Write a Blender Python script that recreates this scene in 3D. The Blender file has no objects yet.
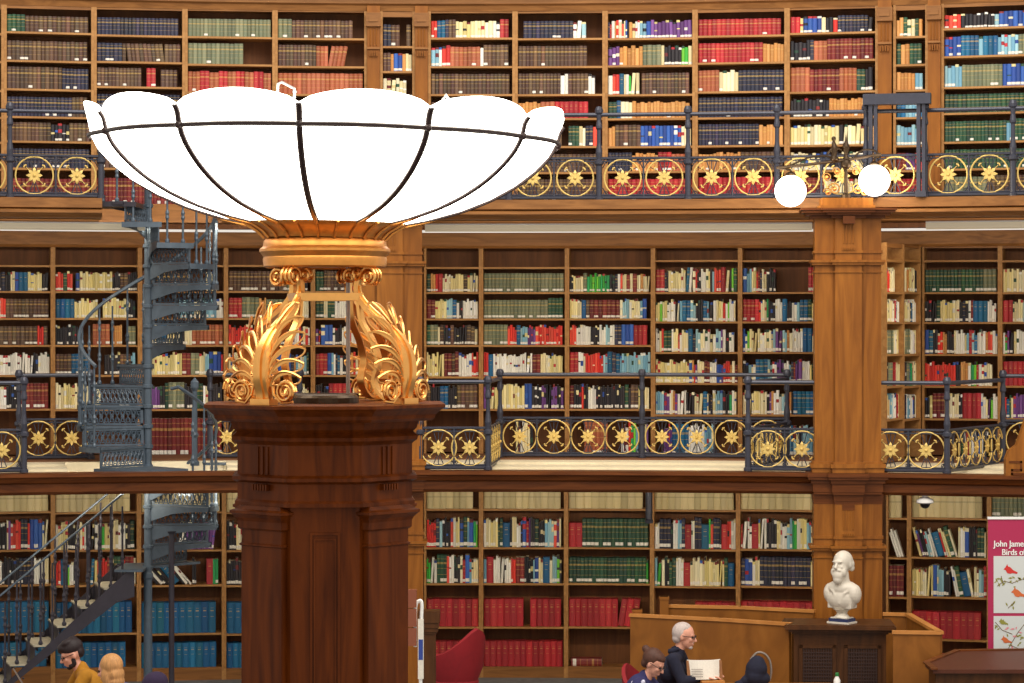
import bpy, bmesh, math, random
from mathutils import Vector, Matrix
S = bpy.context.scene
COL = S.collection
PI = math.pi
# ---------------------------------------------------------------- camera
F = 2550.0; HY = 328.0; ZC = 4.1
cam_d = bpy.data.cameras.new('camera'); cam = bpy.data.objects.new('camera', cam_d); COL.objects.link(cam)
cam.location = (0, 0, ZC); cam.rotation_euler = (PI/2, 0, 0)
cam_d.sensor_width = 36.0; cam_d.sensor_fit = 'HORIZONTAL'; cam_d.lens = F/1024*36.0
cam_d.shift_y = (HY-341.5)/1024.0
cam_d.clip_end = 200
S.camera = cam
S.view_settings.view_transform = 'Standard'; S.view_settings.look = 'None'
S.view_settings.gamma = 1.0; S.view_settings.use_curve_mapping = False
S.view_settings.exposure = 0.0
# ---------------------------------------------------------------- light
w = bpy.data.worlds.new('hall_ambience'); S.world = w; w.use_nodes = True
w.node_tree.nodes['Background'].inputs[0].default_value = (1.0, 0.91, 0.80, 1)
w.node_tree.nodes['Background'].inputs[1].default_value = 0.85
def area(name, loc, target, sx, sy, power, col=(1, .9, .78)):
    l = bpy.data.lights.new(name, 'AREA'); l.shape = 'RECTANGLE'; l.size = sx; l.size_y = sy
    l.energy = power; l.color = col
    o = bpy.data.objects.new(name, l); COL.objects.link(o); o.location = loc
    d = Vector(target)-Vector(loc); o.rotation_euler = d.to_track_quat('-Z', 'Y').to_euler()
    return o
area('overhead_fill', (0, 19, 13.5), (1.0, 25.5, 3.0), 9, 6, 1350, (1, .95, .88))  # unseen area light added overhead to brighten the tiers
area('overhead_fill_side', (8, 12, 12.5), (1.5, 26, 1.5), 6, 5, 700, (1, .9, .76))  # second unseen area light, added from the upper right
# ---------------------------------------------------------------- helpers
def lin(c):
    return tuple(((v/255)/12.92 if v/255 <= .04045 else ((v/255+.055)/1.055)**2.4) for v in c)
def X(px, d): return (px-512)*d/F
def Zp(py, d): return ZC+(HY-py)*d/F
AC = (X(325, 7.5), 7.5)      # centre of the wall arcs
def D(px, R):
    t = (px-512)/F; cx, cy = AC
    a = t*t+1; b = -2*(t*cx+cy); c = cx*cx+cy*cy-R*R
    return (-b+math.sqrt(b*b-4*a*c))/(2*a)
def P(px, R, z=0.0):
    d = D(px, R); return Vector((X(px, d), d, z))
R_TOP, R_URAIL, R_MID, R_LOW, R_PROJ, R_REC = 20.7, 19.5, 22.0, 22.4, 19.25, 21.05
Z_G1, Z_G2 = 2.60, 5.455

def mat(name, col, rough=.5, metal=0., noise=0., nscale=(8, 8, 8), spec=.5, emis=None, estr=0., bump=0., col2=None, distort=1.5):
    m = bpy.data.materials.new(name); m.use_nodes = True; nt = m.node_tree; b = nt.nodes['Principled BSDF']
    c = lin(col)
    b.inputs['Base Color'].default_value = (*c, 1); b.inputs['Roughness'].default_value = rough
    b.inputs['Metallic'].default_value = metal; b.inputs['Specular IOR Level'].default_value = spec
    if noise > 0 or col2:
        tc = nt.nodes.new('ShaderNodeTexCoord'); mp = nt.nodes.new('ShaderNodeMapping'); mp.inputs['Scale'].default_value = nscale
        n = nt.nodes.new('ShaderNodeTexNoise'); n.inputs['Scale'].default_value = 1.0; n.inputs['Detail'].default_value = 6
        n.inputs['Distortion'].default_value = distort
        cr = nt.nodes.new('ShaderNodeValToRGB')
        c2 = lin(col2) if col2 else tuple(v*(1-noise) for v in c)
        cr.color_ramp.elements[0].position = .32; cr.color_ramp.elements[0].color = (*c2, 1)
        cr.color_ramp.elements[1].position = .68; cr.color_ramp.elements[1].color = (*c, 1)
        nt.links.new(tc.outputs['Object'], mp.inputs['Vector']); nt.links.new(mp.outputs[0], n.inputs['Vector'])
        nt.links.new(n.outputs['Fac'], cr.inputs['Fac']); nt.links.new(cr.outputs[0], b.inputs['Base Color'])
        if bump:
            bp = nt.nodes.new('ShaderNodeBump'); bp.inputs['Strength'].default_value = bump; bp.inputs['Distance'].default_value = .01
            nt.links.new(n.outputs['Fac'], bp.inputs['Height']); nt.links.new(bp.outputs[0], b.inputs['Normal'])
    if emis:
        b.inputs['Emission Color'].default_value = (*emis, 1); b.inputs['Emission Strength'].default_value = estr
    return m
M = {}
M['oak'] = mat('oak', (146, 92, 44), .45, spec=.35, col2=(118, 72, 32), nscale=(14, 14, 1.4))
M['oak_h'] = mat('oak_horizontal_grain', (156, 106, 58), .48, spec=.25, col2=(122, 80, 42), nscale=(1.2, 10, 14))
M['oak_lit'] = mat('lit_oak_fronts', (182, 134, 80), .48, spec=.25, col2=(156, 110, 62), nscale=(1.5, 10, 10))  # lighter oak copy: light on the shelf fronts put into the colour
M['oak_back'] = mat('oak_backing', (116, 70, 34), .6, spec=.3, col2=(90, 54, 26), nscale=(10, 10, 1.0))
M['column'] = mat('golden_oak_column', (158, 98, 34), .42, spec=.25, col2=(124, 72, 22), nscale=(9, 9, .9), bump=.05)
M['wood'] = mat('shaded_wood', (102, 47, 9), .4, spec=.12, col2=(68, 27, 3), nscale=(9, 9, .9), bump=.05)  # column wood darkened: shade below the bowl put into the colour
M['cornice'] = mat('gallery_cornice', (114, 62, 26), .4, spec=.2, col2=(82, 42, 17), nscale=(1, 6, 12))
M['bench'] = mat('bench_oak', (146, 92, 36), .45, spec=.25, col2=(120, 72, 26), nscale=(3, 3, 1.5))
M['bench_edge'] = mat('bench_top_edge', (196, 132, 66), .4, col2=(174, 112, 50), nscale=(3, 3, 3))
M['darkwood'] = mat('dark_cabinet_wood', (88, 52, 24), .42, spec=.25, col2=(62, 35, 14), nscale=(8, 8, 1.5))
M['tabletop'] = mat('table_leather', (84, 42, 26), .5, spec=.3, noise=.2)
M['iron'] = mat('slate_painted_iron', (60, 62, 76), .38, metal=.2, noise=.2, nscale=(20, 20, 20))
M['stair_iron'] = mat('blue_grey_painted_iron', (84, 98, 112), .36, metal=.2, noise=.25, nscale=(6, 6, 6))
M['stair_dark'] = mat('dark_painted_iron', (54, 50, 60), .4, metal=.2, noise=.25, nscale=(6, 6, 6))
M['gold'] = mat('gilding', (240, 180, 104), .3, metal=1., noise=.12, nscale=(10, 10, 10))
M['gilt'] = mat('pale_gilding', (226, 194, 112), .45, metal=.25, noise=.1, nscale=(30, 30, 30))
M['brass'] = mat('bowl_brass', (206, 140, 66), .36, metal=.75, noise=.2, nscale=(10, 10, 10))
M['bronze'] = mat('dark_bronze', (72, 56, 40), .38, metal=.7, noise=.3, nscale=(20, 20, 20))
M['leading'] = mat('dark_leading', (38, 14, 12), .5)
M['cream'] = mat('cream_stone', (226, 214, 184), .6, noise=.12, nscale=(3, 3, 3))
M['carpet'] = mat('grey_carpet', (120, 122, 124), .95, noise=.3, nscale=(6, 6, 6))
M['gallery_floor'] = mat('gallery_floor_brown', (120, 78, 48), .6, noise=.2)
M['marble'] = mat('white_marble', (214, 206, 192), .45, noise=.12, nscale=(6, 6, 6), distort=3)
M['glow'] = mat('lit_opal_glass', (255, 250, 240), .3, emis=(1, .93, .80), estr=6.5)
M['globe'] = mat('lit_globe_glass', (255, 250, 235), .3, emis=(1, .94, .80), estr=7.0)
M['tube'] = mat('strip_light_diffuser', (214, 200, 168), .5, emis=(1, .88, .66), estr=.16)
M['red'] = mat('red_upholstery', (140, 14, 26), .8, noise=.15)
M['white'] = mat('white_plastic', (238, 238, 236), .4)
M['black'] = mat('black_plastic', (22, 20, 24), .35)
M['grille'] = mat('dark_grille', (64, 44, 40), .5, metal=.3)
M['paper'] = mat('printed_paper', (232, 226, 214), .8, noise=.12, nscale=(40, 40, 40))
M['steel'] = mat('laptop_metal', (150, 140, 132), .35, metal=.6)
M['skin'] = mat('skin', (222, 160, 136), .5, noise=.08)
M['book'] = bpy.data.materials.new('book_bindings'); M['book'].use_nodes = True
_nt = M['book'].node_tree; _a = _nt.nodes.new('ShaderNodeAttribute'); _a.attribute_name = 'binding'
_nt.links.new(_a.outputs['Color'], _nt.nodes['Principled BSDF'].inputs['Base Color'])
_nt.nodes['Principled BSDF'].inputs['Roughness'].default_value = .55

class MB:
    """collects shapes for one mesh"""
    def __init__(s): s.v = []; s.f = []; s.T = Matrix.Identity(4)
    def add(s, vs, fs):
        n = len(s.v); s.v += [tuple(s.T @ Vector(p)) for p in vs]; s.f += [tuple(i+n for i in f) for f in fs]; return s
    def box(s, x0, x1, y0, y1, z0, z1):
        return s.add([(x0, y0, z0), (x1, y0, z0), (x1, y1, z0), (x0, y1, z0), (x0, y0, z1), (x1, y0, z1), (x1, y1, z1), (x0, y1, z1)],
                     [(0, 3, 2, 1), (4, 5, 6, 7), (0, 1, 5, 4), (1, 2, 6, 5), (2, 3, 7, 6), (3, 0, 4, 7)])
    def tube(s, pts, r, n=8, closed=False, cap=True, flat=None):
        pts = [Vector(p) for p in pts]; m = len(pts)
        if not isinstance(r, (list, tuple)): r = [r]*m
        vs = []; up = None
        for i, p in enumerate(pts):
            a = pts[(i-1) % m] if (closed or i > 0) else p; b = pts[(i+1) % m] if (closed or i < m-1) else p
            t = (b-a)
            if t.length < 1e-9: t = Vector((0, 0, 1))
            t.normalize()
            if up is None:
                up = Vector((0, 0, 1)) if abs(t.z) < .9 else Vector((0, 1, 0))
            n1 = (up - t*up.dot(t))
            if n1.length < 1e-6: n1 = t.orthogonal()
            n1.normalize(); n2 = t.cross(n1); up = n1
            for k in range(n):
                an = 2*PI*k/n
                vs.append(p+n1*math.cos(an)*r[i]*(flat or 1)+n2*math.sin(an)*r[i])
        fs = []
        for i in range(m if closed else m-1):
            j = (i+1) % m
            for k in range(n):
                k2 = (k+1) % n; fs.append((i*n+k, i*n+k2, j*n+k2, j*n+k))
        if cap and not closed:
            fs.append(tuple(range(n))[::-1]); fs.append(tuple((m-1)*n+k for k in range(n)))
        return s.add(vs, fs)
    def lathe(s, prof, n=24, c=(0, 0, 0), a0=0.):
        vs = []
        for r, z in prof:
            for k in range(n):
                a = a0+2*PI*k/n; vs.append((c[0]+r*math.cos(a), c[1]+r*math.sin(a), c[2]+z))
        fs = []
        for i in range(len(prof)-1):
            for k in range(n):
                k2 = (k+1) % n; fs.append((i*n+k, i*n+k2, (i+1)*n+k2, (i+1)*n+k))
        fs.append(tuple(range(n))[::-1]); fs.append(tuple((len(prof)-1)*n+k for k in range(n)))
        return s.add(vs, fs)
    def ball(s, c, r, n=12, R=None):
        rx, ry, rz = r if isinstance(r, (tuple, list)) else (r, r, r)
        vs = []; m = max(6, n//2+2)
        for i in range(1, m):
            t = PI*i/m
            for k in range(n):
                a = 2*PI*k/n; vs.append(Vector((rx*math.sin(t)*math.cos(a), ry*math.sin(t)*math.sin(a), -rz*math.cos(t))))
        vs += [Vector((0, 0, -rz)), Vector((0, 0, rz))]
        if R is not None: vs = [R @ v for v in vs]
        vs = [v+Vector(c) for v in vs]
        fs = []
        for i in range(m-2):
            for k in range(n):
                k2 = (k+1) % n; fs.append((i*n+k, i*n+k2, (i+1)*n+k2, (i+1)*n+k))
        b = (m-1)*n
        for k in range(n):
            fs.append((b, (k+1) % n, k)); fs.append((b+1, (m-2)*n+k, (m-2)*n+(k+1) % n))
        return s.add(vs, fs)
    def prism(s, poly, z0, z1):
        n = len(poly)
        return s.add([(x, y, z0) for x, y in poly]+[(x, y, z1) for x, y in poly],
                     [tuple(range(n))[::-1], tuple(range(n, 2*n))]+[(i, (i+1) % n, (i+1) % n+n, i+n) for i in range(n)])
    def limb(s, pts, rs, n=12):
        pts = [Vector(p) for p in pts]
        for i in range(len(pts)-1):
            L = (pts[i+1]-pts[i]).length; k = max(2, int(L/(min(rs[i], rs[i+1])*.35)))
            for j in range(k+1):
                t = j/k; s.ball(pts[i].lerp(pts[i+1], t), rs[i]*(1-t)+rs[i+1]*t, n)
        return s
    def build(s, name, m, parent=None, smooth=False, loc=None):
        me = bpy.data.meshes.new(name); me.from_pydata([tuple(v) for v in s.v], [], s.f); me.update()
        if m is not None: me.materials.append(m)
        if smooth:
            for p in me.polygons: p.use_smooth = True
            try: me.set_sharp_from_angle(angle=math.radians(42))
            except Exception: pass
        o = bpy.data.objects.new(name, me); COL.objects.link(o)
        if parent is not None: o.parent = parent
        if loc is not None: o.location = loc
        return o
def tag(o, label=None, cat=None, group=None, kind=None):
    if label: o['label'] = label
    if cat: o['category'] = cat
    if group: o['group'] = group
    if kind: o['kind'] = kind
    return o
def thing(name, loc, label, cat, rz=0., group=None):
    o = bpy.data.objects.new(name, None); COL.objects.link(o); o.empty_display_size = .1
    o.location = loc; o.rotation_euler = (0, 0, rz); return tag(o, label, cat, group)
def struct(name, mb, m, smooth=False): return tag(mb.build(name, m, None, smooth), kind='structure')
def remesh(o, vox, sm=4):
    md = o.modifiers.new('remesh', 'REMESH'); md.mode = 'VOXEL'; md.voxel_size = vox; md.use_smooth_shade = True
    s2 = o.modifiers.new('smooth', 'SMOOTH'); s2.iterations = sm; s2.factor = .5
    return o
def bez(p0, p1, p2, p3, n=10):
    p0, p1, p2, p3 = map(Vector, (p0, p1, p2, p3)); out = []
    for i in range(n+1):
        t = i/n; out.append(p0*(1-t)**3+p1*3*t*(1-t)**2+p2*3*t*t*(1-t)+p3*t**3)
    return out
def spline(pts, n=6):
    pts = [Vector(p) for p in pts]; out = []
    for i in range(len(pts)-1):
        a = pts[max(i-1, 0)]; b = pts[i]; c = pts[i+1]; d = pts[min(i+2, len(pts)-1)]
        for k in range(n):
            t = k/n
            out.append(.5*((2*b)+(c-a)*t+(2*a-5*b+4*c-d)*t*t+(3*b-a-3*c+d)*t**3))
    out.append(pts[-1]); return out
def arc(px0, px1, R, prof, n=40, skip=None):
    """sweep a closed (dr, z) profile along the wall arc between two picture columns"""
    mb = MB(); ang = []
    for px in (px0, px1):
        p = P(px, R); ang.append(math.atan2(p.x-AC[0], p.y-AC[1]))
    m = len(prof); vs = []
    for i in range(n+1):
        a = ang[0]+(ang[1]-ang[0])*i/n
        for dr, z in prof: vs.append((AC[0]+(R+dr)*math.sin(a), AC[1]+(R+dr)*math.cos(a), z))
    fs = []
    for i in range(n):
        for k in range(m):
            k2 = (k+1) % m; fs.append((i*m+k, i*m+k2, (i+1)*m+k2, (i+1)*m+k))
    fs.append(tuple(range(m))[::-1]); fs.append(tuple(n*m+k for k in range(m)))
    mb.add(vs, fs); return mb
# ================================================================ structure
struct('floor', MB().box(-14, 14, 9, 33, -.1, 0), M['carpet'])
struct('wall_lower', arc(-160, 1230, R_LOW, [(.40, 0), (.55, 0), (.55, 2.42), (.40, 2.42)]), M['oak_back'])
struct('wall_middle', arc(-160, 1230, R_MID, [(.40, 2.4), (.55, 2.4), (.55, 5.2), (.40, 5.2)]), M['oak_back'])
struct('wall_upper', arc(-160, 1230, R_TOP, [(.36, 5.2), (.5, 5.2), (.5, 8.6), (.36, 8.6)]), M['oak_back'])
# middle gallery: cornice, cream ledge, walkway
def cornice_prof(z1, h, out=0.):
    return [(.25, z1), (-.06-out, z1), (-.06-out, z1-h*.16), (-.02-out, z1-h*.24), (.0-out, z1-h*.42), (.04-out, z1-h*.5),
            (.04-out, z1-h*.86), (.07-out, z1-h), (.25, z1-h)]
struct('trim_1', arc(-160, 1230, R_PROJ, cornice_prof(Z_G1, .225)), M['cornice'])
LEDGE = [(.25, 2.4), (.25, 2.59), (.62, 2.59), (.62, 2.61), (1.15, 2.61), (1.15, 2.635), (1.62, 2.635), (1.62, 2.4)]
struct('trim_2', arc(-160, 70, R_PROJ, LEDGE, 8), M['cream'])
struct('trim_3', arc(70, 228, R_PROJ, [(1.5, 2.4), (1.5, 2.635), (1.62, 2.635), (1.62, 2.4)], 8), M['cream'])
struct('trim_4', arc(228, 1230, R_PROJ, LEDGE, 40), M['cream'])
struct('trim_5', arc(-160, 1230, R_REC, [(-.18, 2.4), (-.18, 2.65), (1.45, 2.65), (1.45, 2.4)]), M['gallery_floor'])
# upper gallery: floor slab, moulded cornice, light strip
def up_prof(): return [(1.3, Z_G2), (-.05, Z_G2), (-.05, Z_G2-.1), (.0, Z_G2-.11), (-.07, Z_G2-.13), (-.07, Z_G2-.155), (.02, Z_G2-.185), (.05, Z_G2-.2), (1.3, Z_G2-.2)]
struct('trim_6', arc(-160, 102, R_URAIL, up_prof(), 14), M['oak_h'])
struct('trim_7', arc(102, 224, R_URAIL, [(1.15, Z_G2), (1.15, Z_G2-.2), (1.3, Z_G2-.2), (1.3, Z_G2)], 8), M['oak_h'])
struct('trim_8', arc(224, 1230, R_URAIL, up_prof(), 40), M['oak_h'])
struct('trim_9', arc(-160, 1230, R_TOP, [(.0, Z_G2-.02), (.0, Z_G2-.2), (1.9, Z_G2-.2), (1.9, Z_G2-.02)]), M['oak_back'])
struct('trim_10', arc(-160, 1230, R_MID, [(-.02, 5.02), (-.05, 5.05), (-.05, 5.2), (.4, 5.2), (.4, 5.02)]), M['oak_h'])
# cornice above the top tier
struct('trim_11', arc(-160, 1230, R_TOP, [(.3, 7.60), (.0, 7.60), (-.02, 7.66), (-.05, 7.68), (-.05, 7.74), (-.14, 7.78), (-.14, 7.84), (-.05, 7.88), (-.05, 8.6), (.3, 8.6)]), M['oak_h'])
for px0, px1, lb in ((-160, 145, 'long cream strip light under the upper gallery, left of the spiral stair'),
                     (425, 812, 'long cream strip light under the upper gallery, between the two tall columns'),
                     (926, 1230, 'long cream strip light under the upper gallery, right of the lit column')):
    dd = D((px0+px1)/2, 19.6)
    sl = thing('strip_light', (0, 0, 0), lb, 'light')
    arc(px0, px1, 19.9, [(0, 5.135), (-.035, 5.15), (-.035, 5.205), (.05, 5.205), (.05, 5.15)], 24).build('diffuser', M['tube'], sl)
    arc(px0, px1, 19.9, [(-.045, 5.206), (-.045, 5.22), (.06, 5.22), (.06, 5.206)], 24).build('housing', M['white'], sl)
# lamps washing the shelves: strip lights above, unseen ones added below the middle gallery
def wash(name, px, R, z, tR, tz, L, power):
    a = P(px, R, z); b = P(px, tR, tz); return area(name, a, b, L, .08, power, (1, .86, .66))
for px in (60, 270, 530, 730, 970):
    wash('strip_lamp', px, 20.03, 5.178, R_MID, 3.5, 1.9, 16)
    wash('soffit_fill', px, 19.9, 2.37, R_LOW, 1.0, 1.9, 19)

# ================================================================ books
PAL = {
 'N': [(42, 44, 68), (36, 38, 60), (50, 50, 74)], 'B': [(90, 66, 54), (80, 56, 44), (104, 78, 60)],
 'G': [(36, 74, 56), (30, 66, 50), (44, 84, 60)], 'g': [(60, 176, 60), (40, 160, 90), (120, 210, 60)],
 'R': [(176, 38, 46), (166, 32, 42), (186, 48, 54)], 'r': [(222, 56, 42), (226, 80, 60), (206, 44, 36)],
 'b': [(44, 84, 168), (52, 98, 182), (38, 72, 150)], 'L': [(134, 182, 200), (156, 198, 208), (112, 164, 190)],
 'T': [(20, 96, 142), (16, 88, 134), (26, 106, 148)], 'C': [(234, 222, 178), (226, 212, 164), (242, 234, 198)],
 'W': [(240, 238, 226), (232, 230, 220), (246, 244, 236)], 'O': [(202, 142, 76), (190, 128, 66), (214, 156, 92)],
 'P': [(108, 60, 130), (122, 76, 146), (94, 50, 112)], 'Y': [(230, 214, 150), (222, 206, 134), (236, 224, 168)],
 'm': [(118, 34, 36), (104, 28, 32), (132, 44, 40)], 'K': [(36, 32, 38), (28, 26, 34), (48, 42, 46)],
 'S': [(212, 196, 146), (206, 190, 140), (216, 200, 152)], 'J': [(26, 84, 78), (30, 92, 84), (22, 76, 72)],
 'H': [(118, 124, 96), (108, 116, 92), (128, 132, 104)], 'Q': [(170, 92, 60), (160, 84, 52), (180, 100, 70)],
}
MIX = 'WCWKTRLYGbmKCWPLWKrOgNWC'
CNAME = {'N': 'navy', 'B': 'brown', 'G': 'dark green', 'g': 'bright green', 'R': 'red', 'r': 'scarlet', 'b': 'blue', 'L': 'pale blue',
         'T': 'blue', 'C': 'cream', 'W': 'white', 'O': 'tan', 'P': 'purple', 'Y': 'yellow', 'm': 'maroon', 'K': 'black', 'S': 'buff', 'J': 'teal green',
         'H': 'grey green', 'Q': 'russet'}
WID = {'R': .074, 'T': .078, 'S': .078, 'G': .042, 'N': .040, 'B': .042, 'm': .044, 'J': .060, 'H': .046, 'Q': .046, 'O': .05, 'b': .044}
BANDS = set('NBGRTJHmQO')
def bcolor(k, rng):
    c = rng.choice(PAL[k]); j = rng.uniform(.9, 1.08); return lin(tuple(min(255, v*j) for v in c))
def book_mesh(w, h, dep, k, rng, tier):
    """spine faces -y, base at z=0, left at x=0; returns verts, faces, face colours"""
    c = bcolor(k, rng); c = tuple(v*rng.uniform(.86, 1.1) for v in c) if k in 'RTNBG' else c; W_ = lin((236, 232, 222)); Gd = tuple(.55*u+.45*v for u, v in zip(c, lin((214, 176, 92)))); pg = lin((222, 208, 176))
    rows = [(0, c)]
    if k in 'RT' and w > .05:
        rows = [(0, c), (.52, Gd), (.535, c), (.70, Gd), (.74, c), (.80, Gd), (.812, c)]
    elif k == 'S': rows = [(0, c), (.45, tuple(v*.75 for v in c)), (.5, c)]
    elif k in BANDS:
        rows = [(0, c), (.06, W_ if rng.random() < (.75 if tier != 'top' else .15) else c), (.17, c), (.3, Gd), (.315, c), (.52, Gd), (.535, c), (.68, Gd), (.75, c), (.86, Gd), (.875, c)]
    else:
        c2 = bcolor(rng.choice('WKCRbYGm'), rng)
        a = rng.uniform(.4, .6)
        rows = [(0, c), (.05, W_ if rng.random() < .7 else c), (.17, c), (a, c2 if rng.random() < .3 else c), (a+rng.uniform(.04, .22), c)]
        if rng.random() < .4: rows.append((.88, c2))
    zs = [r[0]*h for r in rows]+[h]
    b = min(.012, w*.22); xs = [(0, b), (w*.28, b*.25), (w*.72, b*.25), (w, b)]
    vs = []; fs = []; cs = []
    for i, (f0, cc) in enumerate(rows):
        n = len(vs)
        for z in (zs[i], zs[i+1]):
            for x, y in xs: vs.append((x, y, z))
        for j in range(3): fs.append((n+j, n+j+1, n+j+5, n+j+4)); cs.append(cc)
    if k in 'RT' and w > .05: cs = [c if (i % 3 != 1) else q for i, q in enumerate(cs)]
    n = len(vs)
    vs += [(0, b, 0), (w, b, 0), (w, dep, 0), (0, dep, 0), (0, b, h), (w, b, h), (w, dep, h), (0, dep, h), (w*.28, b*.25, h), (w*.72, b*.25, h)]
    fs += [(n+1, n+2, n+6, n+5), (n+3, n, n+4, n+7), (n+2, n+3, n+7, n+6)]; cs += [c, c, pg]
    fs += [(n+4, n+8, n+9, n+5, n+6, n+7), (n, n+3, n+2, n+1)]; cs += [tuple(p*.8 for p in pg) if k not in 'RTGNBJS' else c, c]
    return vs, fs, cs
BOOKS = []    # dict per book
BLOCK = [(236, 402, 416, 683), (83, 84, 568, 262), (205, 262, 437, 412), (797, 197, 898, 683), (630, 610, 790, 683), (988, 515, 1100, 683),
         (78, 225, 152, 460), (118, 560, 152, 600), (786, 600, 945, 683), (-500, 466, 1500, 489), (660, 600, 810, 640), (369, 0, 427, 700)]
def vis(x0, y0, x1, y1):
    x0 = max(x0, 0); x1 = min(x1, 1024); y0 = max(y0, 0); y1 = min(y1, 683)
    if x1-x0 < 1 or y1-y0 < 1: return 0
    a = (x1-x0)*(y1-y0); c = ((x0+x1)/2, (y0+y1)/2)
    for b in BLOCK:
        if b[0]-2 <= c[0] <= b[2]+2 and b[1]-3 <= c[1] <= b[3]+3: return 0
    return a
def put_book(fr, x, y, z, w, h, dep, k, rng, lean, info, flat=False, tier='low'):
    vs, fs, cs = book_mesh(w, h, dep, k, rng, tier)
    if flat: L = Matrix.Translation((x, y, z+w)) @ Matrix.Rotation(PI/2, 4, 'Y')
    else: L = Matrix.Translation((x, y, z)) @ Matrix.Rotation(lean, 4, 'Y')
    Mx = fr @ L
    p = Mx @ Vector((0, 0, 0)); q = Mx @ Vector((w, 0, h)); d = p.y
    xs = [512+F*v.x/v.y for v in (p, q)]; ys = [HY+F*(ZC-v.z)/v.y for v in (p, q)]
    BOOKS.append(dict(M=Mx, vs=vs, fs=fs, cs=cs, k=k, info=info, area=vis(min(xs), min(ys), max(xs), max(ys))))
def fill_row(fr, W, z0, hgt, code, rng, info, tier, lean_at=None):
    """code: one letter per equal slice of the shelf; E empty, M mixed, lower run parameters after"""
    runs = []; n = len(code); i = 0
    while i < n:
        j = i
        while j < n and code[j] == code[i]: j += 1
        runs.append((code[i], i/n*W, j/n*W)); i = j
    info['count'] = 0
    x = .004; prev = 0.
    for k, a, b in runs:
        if k == 'E': x = max(x, b); continue
        x = max(x, a) if a > x+.02 else x
        hset = rng.uniform(.74, .84) if k not in 'S' else .92
        if k in 'RT' and tier == 'low': hset = .66 if hgt > .4 else .76
        wset = WID.get(k, .034)*rng.uniform(.88, 1.12)
        if tier != 'low' and k in 'RT': wset = .048*rng.uniform(.9, 1.1)
        lean = 0
        while x < b-.012:
            kk = k; hh = hset*hgt*rng.uniform(.985, 1.0); ww = wset
            if k == 'M': kk = rng.choice(MIX); ww = rng.uniform(.015, .034); hh = hgt*rng.uniform(.60, .82)
            elif k in 'CWYKrPLgOX' and tier != 'top': ww = rng.uniform(.017, .032); hh = hgt*rng.uniform(.66, .82)
            elif k in 'CWYKrPLgO': ww = rng.uniform(.03, .046); hh = hgt*rng.uniform(.68, .8)
            if x+ww > W-.002: break
            info['count'] += 1
            ln = 0
            if lean_at and lean_at[0]*W <= x <= lean_at[1]*W:
                ln = lean_at[2]*(.85+.15*rng.random())
                if kk in 'K': hh = hgt*.74
            elif rng.random() < .05 and k in 'MCWYK': ln = .07
            if ln < prev-1e-6: x += hh*(math.sin(prev)-math.sin(ln))*.98
            prev = ln
            sx = ww/max(math.cos(ln), .4)
            if x+(hh*math.sin(ln) if ln > 0 else 0)+sx > W-.003: break
            inf = dict(info); inf['n'] = info['count']
            zz = z0+.001+(ww*math.sin(ln) if ln > 0 else 0)
            put_book(fr, x, rng.uniform(.035, .055), zz, ww, hh, rng.uniform(.15, .2), kk, rng, ln, inf, tier=tier)
            x += sx+.0015

# ================================================================ bookcases
def bookcase(px0, px1, R, ys, rows, tier, desc, seed, z_top, z_bot, leans={}, plaque=False, dpair=None):
    rng = random.Random(seed)
    if dpair: a = Vector((X(px0, dpair[0]), dpair[0], 0)); b = Vector((X(px1, dpair[1]), dpair[1], 0))
    else: a = P(px0, R); b = P(px1, R)
    W = (b-a).length; rz = math.atan2(b.y-a.y, b.x-a.x); dm = (a.y+b.y)/2
    zs = [Zp(y, dm) for y in ys]        # first entry: underside of the header, then tops of the shelves
    root = thing('bookcase', (a.x, a.y, z_bot), 'oak bookcase bay on the '+{'top': 'top', 'mid': 'middle', 'low': 'lowest'}[tier]+' tier, '+desc, 'bookcase', rz, 'oak bookcase bays lining the reading room')
    Z = lambda z: z-z_bot
    t = .026 if tier != 'top' else .03
    for x0 in (0, W-t): MB().box(x0+.0005, x0+t-.0005, 0, .34, 0, Z(z_top)).build('side_panel', M['oak_lit'], root)
    MB().box(t, W-t, .325, .34, 0, Z(z_top)).build('back_panel', M['oak_back'], root)
    hd = MB().box(t, W-t, .01, .04, Z(zs[0]), Z(z_top)).build('header', M['oak_h'], root)
    if plaque: MB().box(W/2-.02, W/2+.02, -.005, .01, Z(zs[0])+.06, Z(zs[0])+.1).build('plaque', M['gilt'], hd)
    for i, z in enumerate(zs[1:]):
        last = (i == len(zs)-2)
        zb = 0 if last else Z(z)-.022
        MB().box(t, W-t, .006, .325, zb, Z(z)).build('plinth' if last else 'shelf', M['oak_h'] if last else M['oak_lit'], root)
    fr = Matrix.Translation((a.x, a.y, 0)) @ Matrix.Rotation(rz, 4, 'Z') @ Matrix.Translation((t, 0, 0))
    nrow = len(rows)
    for i, code in enumerate(rows):
        if not code or set(code) == {'E'}: continue
        hgt = zs[i]-zs[i+1]-.022
        info = dict(case=desc, row=i, nrow=nrow, tier=tier)
        fill_row(fr, W-2*t, zs[i+1], hgt, code, rng, info, tier, leans.get(i))
    return root, fr, zs, W
TS = {}
tb = Z_G2; tt = 7.6
def T(px0, px1, ys, rows, desc, seed, leans={}): bookcase(px0, px1, R_TOP, ys, rows, 'top', desc, seed, tt+.1, tb+.001, leans)
T(-86, 4, [8, 32, 60, 89, 116, 141, 168, 205], ['B', 'N', 'N', 'N', 'N', 'N', 'm'], 'cut off by the left picture edge', 1)
T(4, 94, [9, 32, 60.5, 89, 116.5, 141, 168, 205], ['GGGBBBBBBBBBBBBB', 'B', 'BBBBBBBNNNN', 'NNNNNNNBB', 'BBBBKKBB', 'NNNN', 'm'], 'leftmost complete bay, brown and navy sets', 2)
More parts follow.
